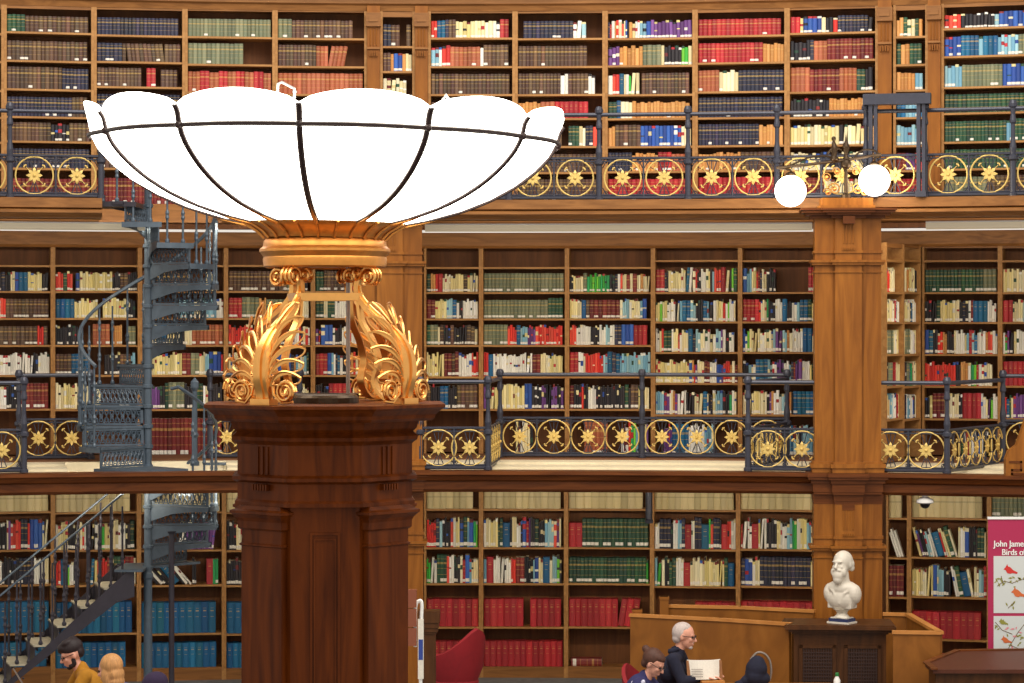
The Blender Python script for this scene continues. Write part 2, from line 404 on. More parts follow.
T(94, 185, [10, 35, 61.5, 86.5, 114, 141, 168, 205], ['N', 'NNNBBBBBBB', 'BBBBBBEREBBE', 'N', 'N', 'B', 'm'], 'with a single bright red book', 3, {1: (.3, .75, -.12)})
T(185, 275, [11, 36.5, 64, 92, 120, 145, 170, 205], ['H', 'HHHHHEEE', 'QRQRQRQRQ', 'B', 'B', 'B', 'B'], 'grey green sets directly above the glass bowl', 4)
T(275, 367, [12, 38, 66, 94, 122, 147, 172, 205], ['HBBBBBBE', 'BBBBQQQEE', 'Q', 'B', 'B', 'B', 'B'], 'left of the narrow bay above the bowl', 5, {1: (.55, .8, .2)})
T(380, 415, [17, 46, 71, 97, 122, 147, 172, 205], ['NBBEB', 'BObOC', 'CCCCE', 'B', 'B', 'B', 'B'], 'narrow bay above the bowl', 6)
T(428, 515, [13, 37.5, 66, 94, 122, 147, 172, 203], ['rTNBYYYCCCWRE', 'LWrQQQQQWBBBBE', 'B', 'B', 'B', 'B', 'B'], 'cream and pink, right of narrow bay', 7)
T(515, 605, [13, 38, 66, 94, 118, 146, 172, 203], ['ENNNNNNNNNWLEEE', 'BBBBBBBBBEE', 'BBBBBWBBWE', 'OOOQQRRRRREE', 'BBBBBEGCNr', 'B', 'B'], 'right above the bowl edge, grey brown sets', 8)
T(605, 695, [13, 37.7, 65, 94, 118, 146, 171, 203], ['MMMMMMLbPPPPPPPP', 'PPOOOOHHHCKKKgC', 'WrTMCEBBBBBBBBB', 'GTCCOOOOOOOOOO', 'OBBBBbbbbbbbCC', 'NNOORQQ', 'R'], 'with a row ending in purple spines', 9, {0: (.7, .95, -.03)})
T(695, 787, [12, 35, 62, 91, 117, 145, 170, 202], ['R', 'RRRRRRRRROOO', 'QQQCCCNNNNNNN', 'N', 'NNNNNNNNNOOOO', 'OOOOBBBB', 'R'], 'two top rows of red volumes', 10)
T(787, 878, [9, 32, 59.5, 91, 116.5, 144.5, 170, 200], ['RRYbbbCKKrNNNNNNKK', 'KKKNQQmmmmmmmm', 'QQQmmmmmmQQQGGKK', 'KKKKKKKOOOOOOOBE', 'YYCCYYKCYYO', 'CCCKKKCCO', 'mmCCY'], 'tan and dark rows behind the globe lamp', 11)
T(893, 928, [10, 36, 64, 89.5, 117, 145, 170, 200], ['OGCGO', 'GOGGO', 'OOOLL', 'TLLT', 'LLLLK', 'mPR', 'RR'], 'narrow bay behind the iron frame', 12)
T(941, 1032, [6, 27, 55, 86, 112, 141, 168, 197], ['rrrKKKKKKKLbbbbbb', 'bbbTTTLTTTLLLLHH', 'LLLHHHHHHHbbbbb', 'G', 'GGGGGGGGLGG', 'G', 'HHBB'], 'blue and green sets at the right edge', 13)
T(1032, 1122, [4, 25, 53, 84, 110, 139, 168, 197], ['b', 'b', 'b', 'G', 'G', 'G', 'B'], 'beyond the right picture edge', 14)
T(1122, 1212, [1, 22, 50, 81, 107, 136, 166, 196], ['N', 'B', 'B', 'G', 'G', 'G', 'B'], 'second beyond the right picture edge', 15)
ms = [243, 265, 291, 318, 345, 375, 409, 457]
mc = [248, 267, 292, 318.5, 345, 376.5, 409, 457]
mr = [248, 260, 292, 321.5, 352, 383, 414.6, 457]
mx = [248, 260, 292, 322, 354, 386, 418.6, 461]
def Mi(px0, px1, ys, rows, desc, seed, leans={}, plaque=False, dpair=None): bookcase(px0, px1, R_MID, ys, rows, 'mid', desc, seed, 5.02, 2.65, leans, plaque, dpair)
Mi(-33, 53, ms, ['E', 'CKYKKKKNKCbTTYYYKK', 'CCCCCWrBBBBBBBBB', 'BBBBBBBBBBrB', 'WWWWWWWWWWWKWW', 'bbbbbWWKKmmmmmm', 'E'], 'cut by left edge, white set', 20)
Mi(53, 140, ms, ['E', 'rrGrEbYYYYYYYYKKBKKK', 'TTTTYYYYYYEYYYYYYKK', 'KKKKKEEQQQEOOEHH', 'BBTTEEKKBL', 'CYCCCEEKE', 'E'], 'behind the balusters of the spiral stair', 21)
Mi(140, 226, ms, ['E', 'BBBBBBBBEEECCE', 'BEEEELLCLLW', 'ECCTCYCKCQQQQQQ', 'EYYYYYYYYmHHCCLbbr', 'WPPPKGHHHKKGGWCKKK', 'mmmmmmmmmmm'], 'right of the spiral stair pole', 22)
Mi(226, 313, ms, ['E', 'BBBBBBBBBBHHCK', 'RRHHHOHHHCCCC', 'rrrrrrrrKKKMMM', 'CCLCGrbbMMM', 'GCGNKKMMM', 'E'], 'behind the left gilded lamp support', 23)
Mi(313, 369, ms, ['E', 'GGBBBBQrrrO', 'GCGWWWWWC', 'MbbWKWrWLM', 'mRbLMWKMMMW', 'KKRRRRCKM', 'E'], 'seen through the gilded lamp supports', 24)
Mi(424, 481, mc, ['E', 'GOrRCCYYYBYCC', 'mmYYYLLTWKWWWW', 'GHHCBKKBKKKBYBC', 'YYYYmmBmWWWrr', 'BKKTTKKBBBBB', 'EEEE'], 'first right of the column behind the lamp', 25)
Mi(481, 567, mc, ['E', 'H', 'HHHHHHHHHHHGGG', 'HHHHHHrrTLLPPrrrrrrr', 'rTWWWWWWWWWWmmCCCYYYY', 'PYYYYYYYYYYbbKKKPKPPKP', 'EEEEMMEEEE'], 'with two rows of grey green bindings', 26, {}, True)
Mi(567, 653, mc, ['E', 'KYCCHggggggKKMrCmCmCOCC', 'YYCTBmmmmmmmmCLWYCLbT', 'rrWWWWKKWWLWNNbbbRRRRR', 'RRWWCrrrrrLTNTLLLLLLLLLL', 'mKKMKWWKKKKKKKGKBBYCC', 'EEQQQEEMMMM'], 'bright green run in top row', 27, {0: (0, 0, 0)}, True)
Mi(653, 740, mr, ['E', 'RRRMCYYMCMWCMKWCMMrrRCKgG', 'YgYWWMLTTLMKTMWCYMMWC', 'WMGWYMCTMLCWMLMKWT', 'YYYYYMCMWMrM', 'LPMWKCTMLKM', 'EPTTWWLEEE'], 'third left of the big column, yellow books low', 28, {}, True)
Mi(740, 827, mr, ['E', 'bLYrMCKKEEEEEEEERRRE', 'RRRrCMKWTMWLTGMKW', 'MYWCMLMWTMG', 'KMTTLWPWMPWMYM', 'CYYCMWLMTTTTT', 'KYYMMLL'], 'beside the big column, mostly empty top row', 29, {}, True)
for (a, b, d0, d1, sd, ds) in ((886.5, 904, 27.4, 28.05, 30, 'nearer bay on the return wall beside the column'), (904, 921, 28.05, 28.72, 31, 'farther bay on the return wall beside the column')):
    Mi(a, b, mx, ['E', 'rrrCCCEE' if sd == 30 else 'TCOYCM', 'MYCMW', 'CYHHCMY', 'MKHMC', 'GMLWM', 'E'], ds, sd, {}, False, (d0, d1))
Mi(922, 1000, mx, ['E', 'GGGGGGGGGGGGHHC', 'KKGYYYCMMMTTTWW', 'bTKrOKMWWMLMWOrW', 'rrrrrrKOMMMCCE', 'KYmmCCCCKRRRRWMMW', 'EEEMME'], 'right of big column, dark green top', 32, {}, True)
Mi(1000, 1087, mx, ['E', 'YCrWYMMM', 'RCLWLLWM', 'MWMMPMM', 'RRRCCMM', 'MPLLbMM', 'EEE'], 'at the right edge above the banner', 33)
Mi(1087, 1174, mr, ['E', 'MCKKM', 'MMMM', 'MCCMM', 'MMRM', 'MMMM', 'EEE'], 'beyond the right picture edge', 34)
ls = [487, 512, 550, 585, 633.6, 668]
lc = [487, 509, 547.5, 583.5, 627, 667]
lr = [487, 510, 549.4, 586.5, 630, 670]
lx = [487, 518, 557.6, 597, 639.5, 683]
def Lo(px0, px1, ys, rows, desc, seed, leans={}): return bookcase(px0, px1, R_LOW, [480]+ys[1:], rows, 'low', desc, seed, 2.4, 0.0, leans)
Lo(-31, 53, ls, ['S', 'TTGKKKKMrrNrbbCg', 'WRmmWKKKNNWWC', 'T', 'T'], 'at the left edge behind the iron stair', 40)
Lo(53, 139, ls, ['S', 'MYKCMKWMYCWKG', 'rTMKEEMrrMGrmC', 'T', 'TTTTTTTE'], 'behind the straight stair flight', 41)
Lo(139, 224, ls, ['S', 'EEEEEWPPPPE', 'KKKWKKTKKWKEERgE', 'T', 'T'], 'behind the stair poles, black books leaning', 42, {1: (.4, 1, .12), 2: (0, .62, -.75)})
Lo(224, 310, ls, ['S', 'KCYbmPKMM', 'KKKKKK', 'T', 'T'], 'blue volumes left of the central pedestal', 43)
Lo(424, 481, lc, ['S', 'rrrNLKKrWYbGLbgg', 'gWbGGrWKKMbLCC', 'R', 'R'], 'first right of the central pedestal', 44)
Lo(481, 566, lc, ['S', 'WCYYMTKKCMKbMKGKKLLrPC', 'MRbWWWWWrmmMKKLbMTKCLgK', 'RRRRRRERRRRR', 'R'], 'with two complete rows of red volumes', 45)
_r, FRL7, ZL7, WL7 = Lo(566, 652, lc, ['S', 'RRGGGGGGGGGGGGG', 'GGGGGGGGGGGGGGg', 'RRRRRRRRRREE', 'E'], 'two rows of dark green sets over leaning red', 46, {3: (.55, 1, .17)})
Lo(652, 738, lr, ['S', 'WNNKWLNRWNTLMNKRrW', 'LMKKMGWWRRCCCCYYYYYGGTW', 'EEEERRRR', 'E'], 'above the reading benches, third left of bust', 47)
Lo(738, 824, lr, ['S', 'MWRYWKKYWLMWYLCW', 'NbWCNNNNNNNNNNCC', 'R', 'R'], 'immediately left of the marble bust', 48)
Lo(886, 909, lx, ['S', 'WCTWG', 'm', 'ER', 'R'], 'narrow, right of the marble bust', 49, {1: (0, .8, -.35), 3: (0, 1, -.3)})
Lo(909, 989, lx, ['S', 'YCPKLWTrYGCWbKKGC', 'YYYCYbLLKKWMGTCMCLM', 'R', 'R'], 'between the bust and the pink banner', 50, {1: (0, .6, -.3), 2: (.5, .8, -.2)})
Lo(989, 1070, lx, ['H', 'E', 'E', 'E', 'E'], 'behind the pink banner', 51)
Lo(1070, 1150, lx, ['S', 'MMM', 'MMMM', 'R', 'R'], 'beyond the right picture edge', 52)
# one book lying flat on the near empty bottom shelf
put_book(FRL7, .03, .05, ZL7[5]+.001, .085, .36, .2, 'm', random.Random(5), 0, dict(case='lying', row=4, nrow=5, tier='low', n=1), flat=True)
BOOKS[-1]['flat'] = True

# ---- books become objects: the 300 that show largest one by one, the rest as one mass
ORD = ['first', 'second', 'third', 'fourth', 'fifth', 'sixth', 'seventh', 'eighth', 'ninth', 'tenth', 'eleventh', 'twelfth', 'thirteenth', 'fourteenth', 'fifteenth', 'sixteenth', 'seventeenth', 'eighteenth', 'nineteenth', 'twentieth']
def ordw(n): return ORD[n-1] if n <= 20 else ('twenty-'+ORD[n-21] if n < 30 else 'thirty-'+ORD[n-31] if n > 30 else 'thirtieth')
ROWN = {0: 'top', 1: 'second', 2: 'third', 3: 'fourth', 4: 'fifth', 5: 'sixth', 6: 'seventh'}
def book_object(b, name, par=None):
    me = bpy.data.meshes.new(name); me.from_pydata(b['vs'], [], b['fs']); me.update(); me.materials.append(M['book'])
    at = me.color_attributes.new('binding', 'FLOAT_COLOR', 'CORNER')
    i = 0
    for f, c in zip(b['fs'], b['cs']):
        for _ in f: at.data[i].color = (*c, 1); i += 1
    o = bpy.data.objects.new(name, me); COL.objects.link(o); o.matrix_world = b['M']; return o
order = sorted(range(len(BOOKS)), key=lambda i: -BOOKS[i]['area'])
chosen = set(order[:300])
SHORT = {}
for i, b in enumerate(BOOKS):
    if i in chosen:
        o = book_object(b, 'book'); f = b['info']
        if b.get('flat'): lb = 'maroon volume lying flat on the near empty bottom shelf right of the pedestal'
        else:
            kk = CNAME[b['k']]
            lb = '%s %s book, %s from left, %s row, bay %s' % ({'top': 'top-tier', 'mid': 'middle-tier', 'low': 'lowest-tier'}[f['tier']], kk, ordw(f['n']), ROWN[f['row']], f['case'])
            ww = lb.split()
            if len(ww) > 16:
                lb = ' '.join(ww[:16]).rstrip(',')
                for bad in (' the', ' of', ' with', ' a', ' right', ' two', ' and'):
                    if lb.endswith(bad): lb = lb[:-len(bad)]
        tag(o, lb, 'book', 'books on the %s row, bay %s' % (ROWN[f['row']], f['case']) if not b.get('flat') else None)
vs = []; fs = []; cs = []
for i, b in enumerate(BOOKS):
    if i in chosen: continue
    n = len(vs); vs += [tuple(b['M'] @ Vector(v)) for v in b['vs']]; fs += [tuple(k+n for k in f) for f in b['fs']]; cs += b['cs']
me = bpy.data.meshes.new('shelved_books'); me.from_pydata(vs, [], fs); me.update(); me.materials.append(M['book'])
at = me.color_attributes.new('binding', 'FLOAT_COLOR', 'CORNER')
buf = []
for f, c in zip(fs, cs): buf += [c[0], c[1], c[2], 1.0]*len(f)
at.data.foreach_set('color', buf)
tag(bpy.data.objects.new('shelved_books', me), 'hundreds of smaller bound books filling the curved shelves on all three tiers', 'books', None, 'stuff')
COL.objects.link(bpy.data.objects['shelved_books'])
print('BOOKS', len(BOOKS), 'min chosen area', BOOKS[order[299]]['area'])
# ================================================================ tall oak columns on the gallery front
def moulded_stack(root, name, segs, m, parent=None):
    pass
def column(px, d, hw, wing, z0, z1, label, rz=0., mcol='column', cg=1.):
    s = d/F; c = X(px, d); r = thing('oak_column', (c, d, z0), label, 'column', rz)
    H = z1-z0; cw = hw*s; pw = cw*.40
    def step(mb, a, b, g):       # one moulding following the stepped plan
        mb.box(-cw-g, cw+g, -g, .3, a, b); mb.box(-pw-g, pw+g, -.06-g, .0, a, b)
    sh = MB(); step(sh, .0, H, 0); sh.build('shaft', M[mcol], r)
    pn = MB()
    for sx in (-1, 1):
        for xx in (pw+.025, cw-.025): pn.box(sx*xx-.005, sx*xx+.005, -.006, .001, .25, H-.6)
    pn.build('panel_moulding', M[mcol], r)
    b = MB(); step(b, 0, .05, .03); step(b, .05, .09, .045); step(b, .09, .115, .02); b.build('base', M[mcol], r)
    b = MB(); bb = H-.46
    step(b, bb, bb+.03, .012); step(b, bb-.12, bb-.095, .03); step(b, bb-.095, bb-.07, .045); step(b, bb-.2, bb-.187, .012)
    b.build('necking', M[mcol], r)
    b = MB(); step(b, H-.10, H-.07, .04*cg); step(b, H-.07, H-.045, .09*cg); step(b, H-.045, H-.02, .13*cg); step(b, H-.02, H, .15*cg)
    b.box(-pw*.45, pw*.45, -.06-.09*cg, -.05, H-.16, H-.08); b.build('capital', M['cornice'], r)
    b = MB()
    for k in range(4): b.tube([(-.05+k*.033, -.062, H-.36), (-.05+k*.033, -.062, H-.17)], .009, 6)
    for k in range(6): b.box(-.06+k*.022, -.048+k*.022, -.085, -.06, bb+.03, bb+.055)
    b.build('fluting', M[mcol], r)
    return r
DC = {848: D(848, R_URAIL)-.30, 392: D(392, R_URAIL)-.22}
print('DC', DC, D(848, R_PROJ), D(392, R_PROJ))
column(848, DC[848], 33, 20, 2.61, 5.33, 'tall golden oak column carrying the globe lamp, standing on the gallery cornice', rz=-.06, mcol='column')
column(848, DC[848]+.05, 34, 20, 0, 2.384, 'lower oak column rising behind the white marble bust', rz=-.06, cg=.08)
column(390, DC[392], 32, 20, 2.61, 5.33, 'tall oak column half hidden behind the gilded lamp stand', rz=.03)
column(390, DC[392]+.08, 33, 20, 0, 2.384, 'lower oak column half hidden behind the dark central pedestal', rz=.03, cg=.08)
# cornice breaks forward round both columns
for i, px in enumerate((848, 392)):
    dd = DC[px]; c = X(px if px > 500 else 390, dd); mb = MB(); mb.T = Matrix.Translation((c, dd, 0)) @ Matrix.Rotation(-.06 if px > 500 else .03, 4, 'Z')
    for a, b, g in ((2.565, 2.608, .07), (2.54, 2.565, .06), (2.50, 2.54, .03), (2.41, 2.50, .01), (2.386, 2.41, .0)):
        mb.box(-.35-g, .35+g, -g, .30, a, b); mb.box(-.16-g*.7, .16+g*.7, -.06-g, 0, a, b)
    struct('trim_%d' % (12+i), mb, M['cornice'])
# fluted pilasters of the top tier
for px0, px1, lb in ((367, 380, 'fluted pilaster of the top tier left of the narrow bay above the bowl'), (415, 428, 'fluted pilaster of the top tier right of the narrow bay above the bowl'),
                     (878, 892, 'fluted pilaster of the top tier left of the iron frame bay'), (928, 941, 'fluted pilaster of the top tier right of the iron frame bay')):
    a = P(px0, R_TOP); b = P(px1, R_TOP); W = (b-a).length; rz = math.atan2(b.y-a.y, b.x-a.x)
    r = thing('pilaster', (a.x, a.y, Z_G2), lb, 'pilaster', rz, 'pilasters of the top tier')
    MB().box(.002, W-.002, -.05, .34, 0, 2.2).build('shaft', M['column'], r)
    m = MB(); m.box(-.01, W+.01, -.09, 0, 1.97, 2.12); m.box(.02, W-.02, -.1, 0, 2.02, 2.08); m.build('capital', M['oak_h'], r)
    MB().box(.0, W, -.075, 0, 1.72, 1.74).build('necking', M['oak_h'], r)
    m = MB()
    for k in range(3): m.tube([(W*(.27+.23*k), -.055, 1.76), (W*(.27+.23*k), -.055, 1.95)], .009, 6)
    for k in range(4): m.box(W*(.18+.18*k), W*(.26+.18*k), -.09, -.05, 1.64, 1.70)
    m.build('fluting', M['column'], r)

# ================================================================ railings
def ring_mesh(rr=.188):
    m = MB(); m.tube([(rr*math.cos(a), 0, rr*math.sin(a)) for a in [2*PI*k/28 for k in range(28)]], .0088, 6, closed=True); return m
def rosette_mesh():
    m = MB()
    for k in range(8):
        a = PI/4*k; c, s = math.cos(a), math.sin(a); L = .085
        m.add([(c*.012-s*.012, -.012, s*.012+c*.012), (c*.012+s*.012, -.012, s*.012-c*.012), (c*.055+s*.017, -.014, s*.055-c*.017), (c*L, -.006, s*L), (c*.055-s*.017, -.014, s*.055+c*.017), (c*.03, .008, s*.03)],
              [(0, 1, 2, 4), (4, 2, 3), (0, 5, 1), (1, 5, 2), (2, 5, 3), (3, 5, 4), (4, 5, 0)])
    m.ball((0, -.015, 0), .018, 8)
    for sx in (-1, 1):
        for sz in (-1, 1):
            m.tube([(sx*.05, 0, sz*.05), (sx*.085, 0, sz*.085)], .0045, 5)
            for q in ((.098, .098), (.103, .085), (.085, .103)): m.ball((sx*q[0], 0, sz*q[1]), .0095, 6)
    return m
def scroll_mesh():
    m = MB()
    for sx in (-1, 1):
        m.tube([(sx*.055, .012, -.18), (sx*.0, .012, -.05), (0, .012, 0)], .0055, 5); m.tube([(sx*.0, .012, 0), (sx*.055, .012, .18)], .0055, 5)
        for sz in (-1, 1):
            m.tube([(sx*.03, .01, sz*.05), (sx*.15, .01, sz*.11)], .004, 4)
            # corner C scrolls between ring and frame
            cx, cz = sx*.175, sz*.165
            m.tube([(cx+.03*(1-t/14)*math.cos(t*.75), .008, cz+.03*(1-t/14)*math.sin(t*.75)) for t in range(13)], .0055, 5)
            m.tube([(sx*.205, .008, sz*.10), (sx*.19, .008, sz*.13), (sx*.15, .008, sz*.192)], .005, 4)
    m.tube([(0, .012, .188), (0, .012, -.188)], .005, 5)
    return m
_ring = ring_mesh(); _ros = rosette_mesh(); _scr = scroll_mesh()
def raw(mb, name, m):
    me = bpy.data.meshes.new(name); me.from_pydata([tuple(v) for v in mb.v], [], mb.f); me.update(); me.materials.append(m); return me
RING, ROS, SCR = raw(_ring, 'medallion', M['gilt']), raw(_ros, 'rosette', M['gilt']), raw(_scr, 'scrollwork', M['iron'])
def post_mesh(ball=True):
    m = MB(); m.lathe([(.045, 0), (.045, .03), (.032, .04), (.032, .36), (.05, .38), (.05, .41), (.028, .43), (.036, .5), (.022, .6), (.022, .74), (.034, .76), (.034, .78), (.024, .84), (.03, .90), (.045, .92), (.045, .95), (.03, .985), (.0, .99)], 12)
    return raw(m, 'post', M['iron'])
POST = post_mesh()
def link(me, name, par, loc, rz=0):
    o = bpy.data.objects.new(name, me); COL.objects.link(o); o.parent = par; o.location = loc; o.rotation_euler = (0, 0, rz); return o
def railing(pts, z, label, panels, skip=(), hr=.925, ms=1.):
    """pts: world xy of the posts; panels: medallions in each stretch (0 = handrail only)"""
    o0 = pts[0]; r = thing('gallery_railing', (o0.x, o0.y, z), label, 'railing', 0, 'iron gallery railings')
    L = [Vector((p.x-o0.x, p.y-o0.y, 0)) for p in pts]
    for i, p in enumerate(L):
        if i not in skip: link(POST, 'post', r, p)
    m = MB(); m.tube([p+Vector((0, 0, hr)) for p in L], .022, 8); m.build('handrail', M['iron'], r)
    fr = MB()
    for i, n in enumerate(panels):
        a, b = L[i], L[i+1]
        for zz, rr in ((.44, .014), (.405, .008), (.025, .02), (.0+.052, .008)): fr.tube([a+Vector((0, 0, zz)), b+Vector((0, 0, zz))], rr, 6)
        u = (b-a).normalized(); Ln = (b-a).length; rz = math.atan2(u.y, u.x); g = (Ln-.06)/n
        for k in range(n):
            c = a+u*(.03+g*(k+.5))+Vector((0, 0, .232))
            med = link(RING, 'medallion', r, c, rz); med.scale = (ms, 1, ms); link(ROS, 'rosette', med, (0, 0, 0)); link(SCR, 'scrollwork', med, (0, 0, 0))
            if k: q = a+u*(.03+g*k); fr.tube([q+Vector((0, 0, .03)), q+Vector((0, 0, .44))], .011, 6)
            for e in range(int(g/.05)):
                q = a+u*(.03+g*k+.05*e+.02); fr.tube([q+Vector((0, 0, .405)), q+Vector((0, 0, .44))], .005, 4)
    fr.build('panel_frame', M['iron'], r)
    return r
U = lambda *p: [P(x, R_URAIL+.03) for x in p]
railing(U(-80, 10, 101), Z_G2, 'upper gallery railing left of the glass bowl, ending above the spiral stair', [2, 2], (), .9, 1.03)
railing(U(226, 316, 420, 509, 599, 688, 777, 866), Z_G2, 'long upper gallery railing from behind the glass bowl to the iron frame', [2, 2, 2, 2, 2, 2, 2], (), .9, 1.03)
railing(U(866, 925), Z_G2, 'short upper gallery railing below the iron frame', [1], (0, 1), .9, 1.03)
railing(U(925, 1013, 1103, 1193), Z_G2, 'upper gallery railing right of the iron frame', [2, 2, 2], (), .9, 1.03)
Q = lambda x, R: P(x, R)
zp = Z_G1+.01; zr = Z_G1+.055
def prj(x): return P(x, R_PROJ+.06)
def rec(x): return P(x, R_REC)
railing([prj(-60), prj(24)], zp, 'projecting middle gallery railing at the left picture edge', [2])
railing([prj(24), rec(19)], zp, 'short railing return at the left picture edge', [3], (0, 1))
railing([rec(19), rec(91)], zr, 'recessed middle gallery railing left of the spiral stair', [2])
railing([rec(210), rec(300)], zr, 'recessed middle gallery railing between spiral stair and pedestal', [3])
railing([prj(420), prj(488)], zp, 'projecting middle gallery railing just right of the pedestal', [2])
railing([prj(488), rec(500)], zp, 'short railing return right of the pedestal, seen edge on', [5], (0, 1))
railing([rec(500), rec(642), rec(787)], zr, 'long recessed middle gallery railing in the centre', [4, 4])
railing([rec(787), prj(748)], zp, 'short railing return left of the big column', [4], (0, 1))
railing([prj(748), prj(822)], zp, 'projecting middle gallery railing left of the big column', [2])
railing([prj(870), prj(947)], zp, 'projecting middle gallery railing right of the big column', [2])
railing([prj(947), rec(1003)], zp, 'oblique railing return right of the big column', [5], (0, 1))
railing([rec(1003), rec(1080), rec(1157)], zr, 'recessed middle gallery railing at the right picture edge', [2, 2])

# iron gateway on the upper gallery
a = P(873, R_URAIL-.06); b = P(921, R_URAIL-.06); W = (b-a).length; rz = math.atan2(b.y-a.y, b.x-a.x)
r = thing('iron_gateway', (a.x, a.y, Z_G2), 'dark square topped iron frame rising above the upper gallery railing', 'frame', rz)
for x0 in (0, W):
    m = MB(); m.box(x0-.045, x0-.005, -.03, .05, 0, .98); m.box(x0+.01, x0+.045, -.03, .05, 0, .98); m.box(x0-.055, x0+.055, -.05, .07, 0, .06); m.build('post', M['iron'], r)
MB().box(-.1, W+.1, -.06, .1, .96, 1.07).build('top_beam', M['iron'], r)

# ================================================================ globe lamp on the big column
GD = DC[848]+.04; cx = X(846, GD); r = thing('globe_lamp', (cx, GD, 5.332), 'dark bronze branched lamp with two lit white globes on the column', 'lamp')
k = 26.0/F
m = MB(); m.box(-.26, .26, -.14, .12, 0, .105); m.box(-.28, .28, -.16, .14, 0, .03); m.build('plinth', M['column'], r)
m = MB(); m.lathe([(.05, .105), (.05, .14), (.022, .16), (.018, .4), (.04, .44), (.05, .48), (.03, .52), (.018, .56), (.03, .6), (.04, .64), (.012, .7), (.0, .78)], 10)
m.build('stem', M['bronze'], r)
m = MB()
m.tube([(-.72, -.02, .42), (-.5, -.02, .44), (0, -.02, .50), (.36, -.02, .56)], .016, 7)
m.tube([(-.72, -.02, .42), (-.58, -.02, .40), (-.56, -.02, .36)], .012, 6); m.tube([(.36, -.02, .56), (.30, -.02, .52), (.29, -.02, .47)], .012, 6)
m.tube(spline([(-.6, -.02, .43), (-.4, -.02, .52), (-.2, -.02, .54), (-.06, -.02, .48)], 5), .009, 6); m.tube(spline([(.06, -.02, .5), (.16, -.02, .6), (.28, -.02, .6), (.34, -.02, .56)], 5), .009, 6)
m.ball((0, -.02, .46), .055, 10); m.build('arm', M['bronze'], r)
for sx in (-1, 1):
    m = MB()
    for (x0, z0, rr) in ((.12, .2, .07), (.2, .32, .05), (.1, .38, .045), (.19, .17, .045)):
        m.tube([(sx*(x0+rr*(1-t/20)*math.cos(t*.6)), -.02, z0+rr*(1-t/20)*math.sin(t*.6)) for t in range(17)], .008, 5)
        m.ball((sx*x0, -.02, z0), .02, 6)
    m.build('scrollwork', M['gold'], r)
m = MB(); m.limb([(-.13, -.02, .52), (-.12, -.02, .62), (-.13, -.02, .68)], [.03, .035, .02], 8); m.ball((-.13, -.03, .72), .026, 8)
m.limb([(-.12, -.02, .64), (-.05, -.03, .6)], [.014, .01], 6); m.limb([(-.13, -.02, .64), (-.2, -.03, .56)], [.014, .01], 6)
m.ball((-.12, -.02, .51), (.05, .05, .03), 8); remesh(m.build('figure', M['bronze'], r), .008, 2)
for gx, gz in ((-.575, .18), (.290, .29)):
    m = MB(); m.ball((gx, -.02, gz), .163, 24); g = m.build('globe', M['globe'], r, True)
    m = MB(); m.lathe([(.05, 0), (.055, .02), (.02, .045)], 10, (gx, -.02, gz+.155)); m.build('gallery_cap', M['bronze'], g)
for gx, gz in ((-.575, .18), (.290, .29)):
    l = bpy.data.lights.new('globe_light', 'POINT'); l.energy = 14; l.color = (1, .85, .6); l.shadow_soft_size = .17
    o = bpy.data.objects.new('globe_light', l); COL.objects.link(o); o.location = (cx+gx, GD-.3, 5.33+gz)
# ================================================================ central pedestal (octagonal)
PD = 15.0; PX = X(325, PD)
ped = thing('lamp_pedestal', (PX, PD, 0), 'huge dark mahogany octagonal pedestal carrying the glass bowl lamp', 'pedestal', math.radians(4.2))
def octa(R, ch=.414):     # R = half width across flats
    k = R*ch
    return [(-k, -R), (k, -R), (R, -k), (R, k), (k, R), (-k, R), (-R, k), (-R, -k)]
def oct_stack(prof):
    m = MB(); n = 8; vs = []
    for R, z in prof: vs += [(x, y, z) for x, y in octa(R)]
    fs = [tuple(range(8))[::-1]]
    for i in range(len(prof)-1):
        for k in range(8): k2 = (k+1) % 8; fs.append((i*8+k, i*8+k2, i*8+8+k2, i*8+8+k))
    fs.append(tuple((len(prof)-1)*8+k for k in range(8))); return m.add(vs, fs)
oct_stack([(.475, 0), (.475, 3.08)]).build('shaft', M['wood'], ped)
oct_stack([(.56, 0), (.56, .3), (.52, .36), (.5, .4)]).build('base', M['wood'], ped)
oct_stack([(.52, 3.08), (.52, 3.10), (.505, 3.115), (.505, 3.21), (.535, 3.225), (.535, 3.245), (.505, 3.26), (.505, 3.43), (.515, 3.44), (.535, 3.455), (.54, 3.475), (.52, 3.49), (.51, 3.5), (.53, 3.52), (.54, 3.55), (.545, 3.56)]).build('frieze', M['wood'], ped)
oct_stack([(.545, 3.56), (.62, 3.565), (.635, 3.58), (.64, 3.60), (.675, 3.63), (.695, 3.642), (.695, 3.66)]).build('cornice', M['wood'], ped)
m = MB()
for k in range(8):                       # brackets under the cornice and small fluted blocks at each corner
    a = PI/8+PI/4*k; R = .53/math.cos(PI/8)
    m.T = Matrix.Translation((math.cos(a)*R*.965, math.sin(a)*R*.965, 0)) @ Matrix.Rotation(a-PI/2, 4, 'Z')
for k in range(4):
    a = PI/4+PI/2*k; m.T = Matrix.Rotation(a-PI/2, 4, 'Z')
    for j in range(6): m.box(-.062+j*.022, -.05+j*.022, .5, .535, 3.17, 3.205)
    for j in range(3): m.box(-.05+j*.04, -.035+j*.04, .5, .513, 3.26, 3.42)
m.build('fluting', M['wood'], ped)
def rect_loft(m, prof):                  # prof: (half width, front y, z), back fixed at .44
    vs = []; fs = [(0, 1, 2, 3)[::-1]]
    for w_, y_, z in prof: vs += [(-w_, .44, z), (w_, .44, z), (w_, y_, z), (-w_, y_, z)]
    for i in range(len(prof)-1):
        for k in range(4): k2 = (k+1) % 4; fs.append((i*4+k, i*4+k2, i*4+4+k2, i*4+4+k))
    fs.append(tuple((len(prof)-1)*4+k for k in range(4))); m.add(vs, fs)
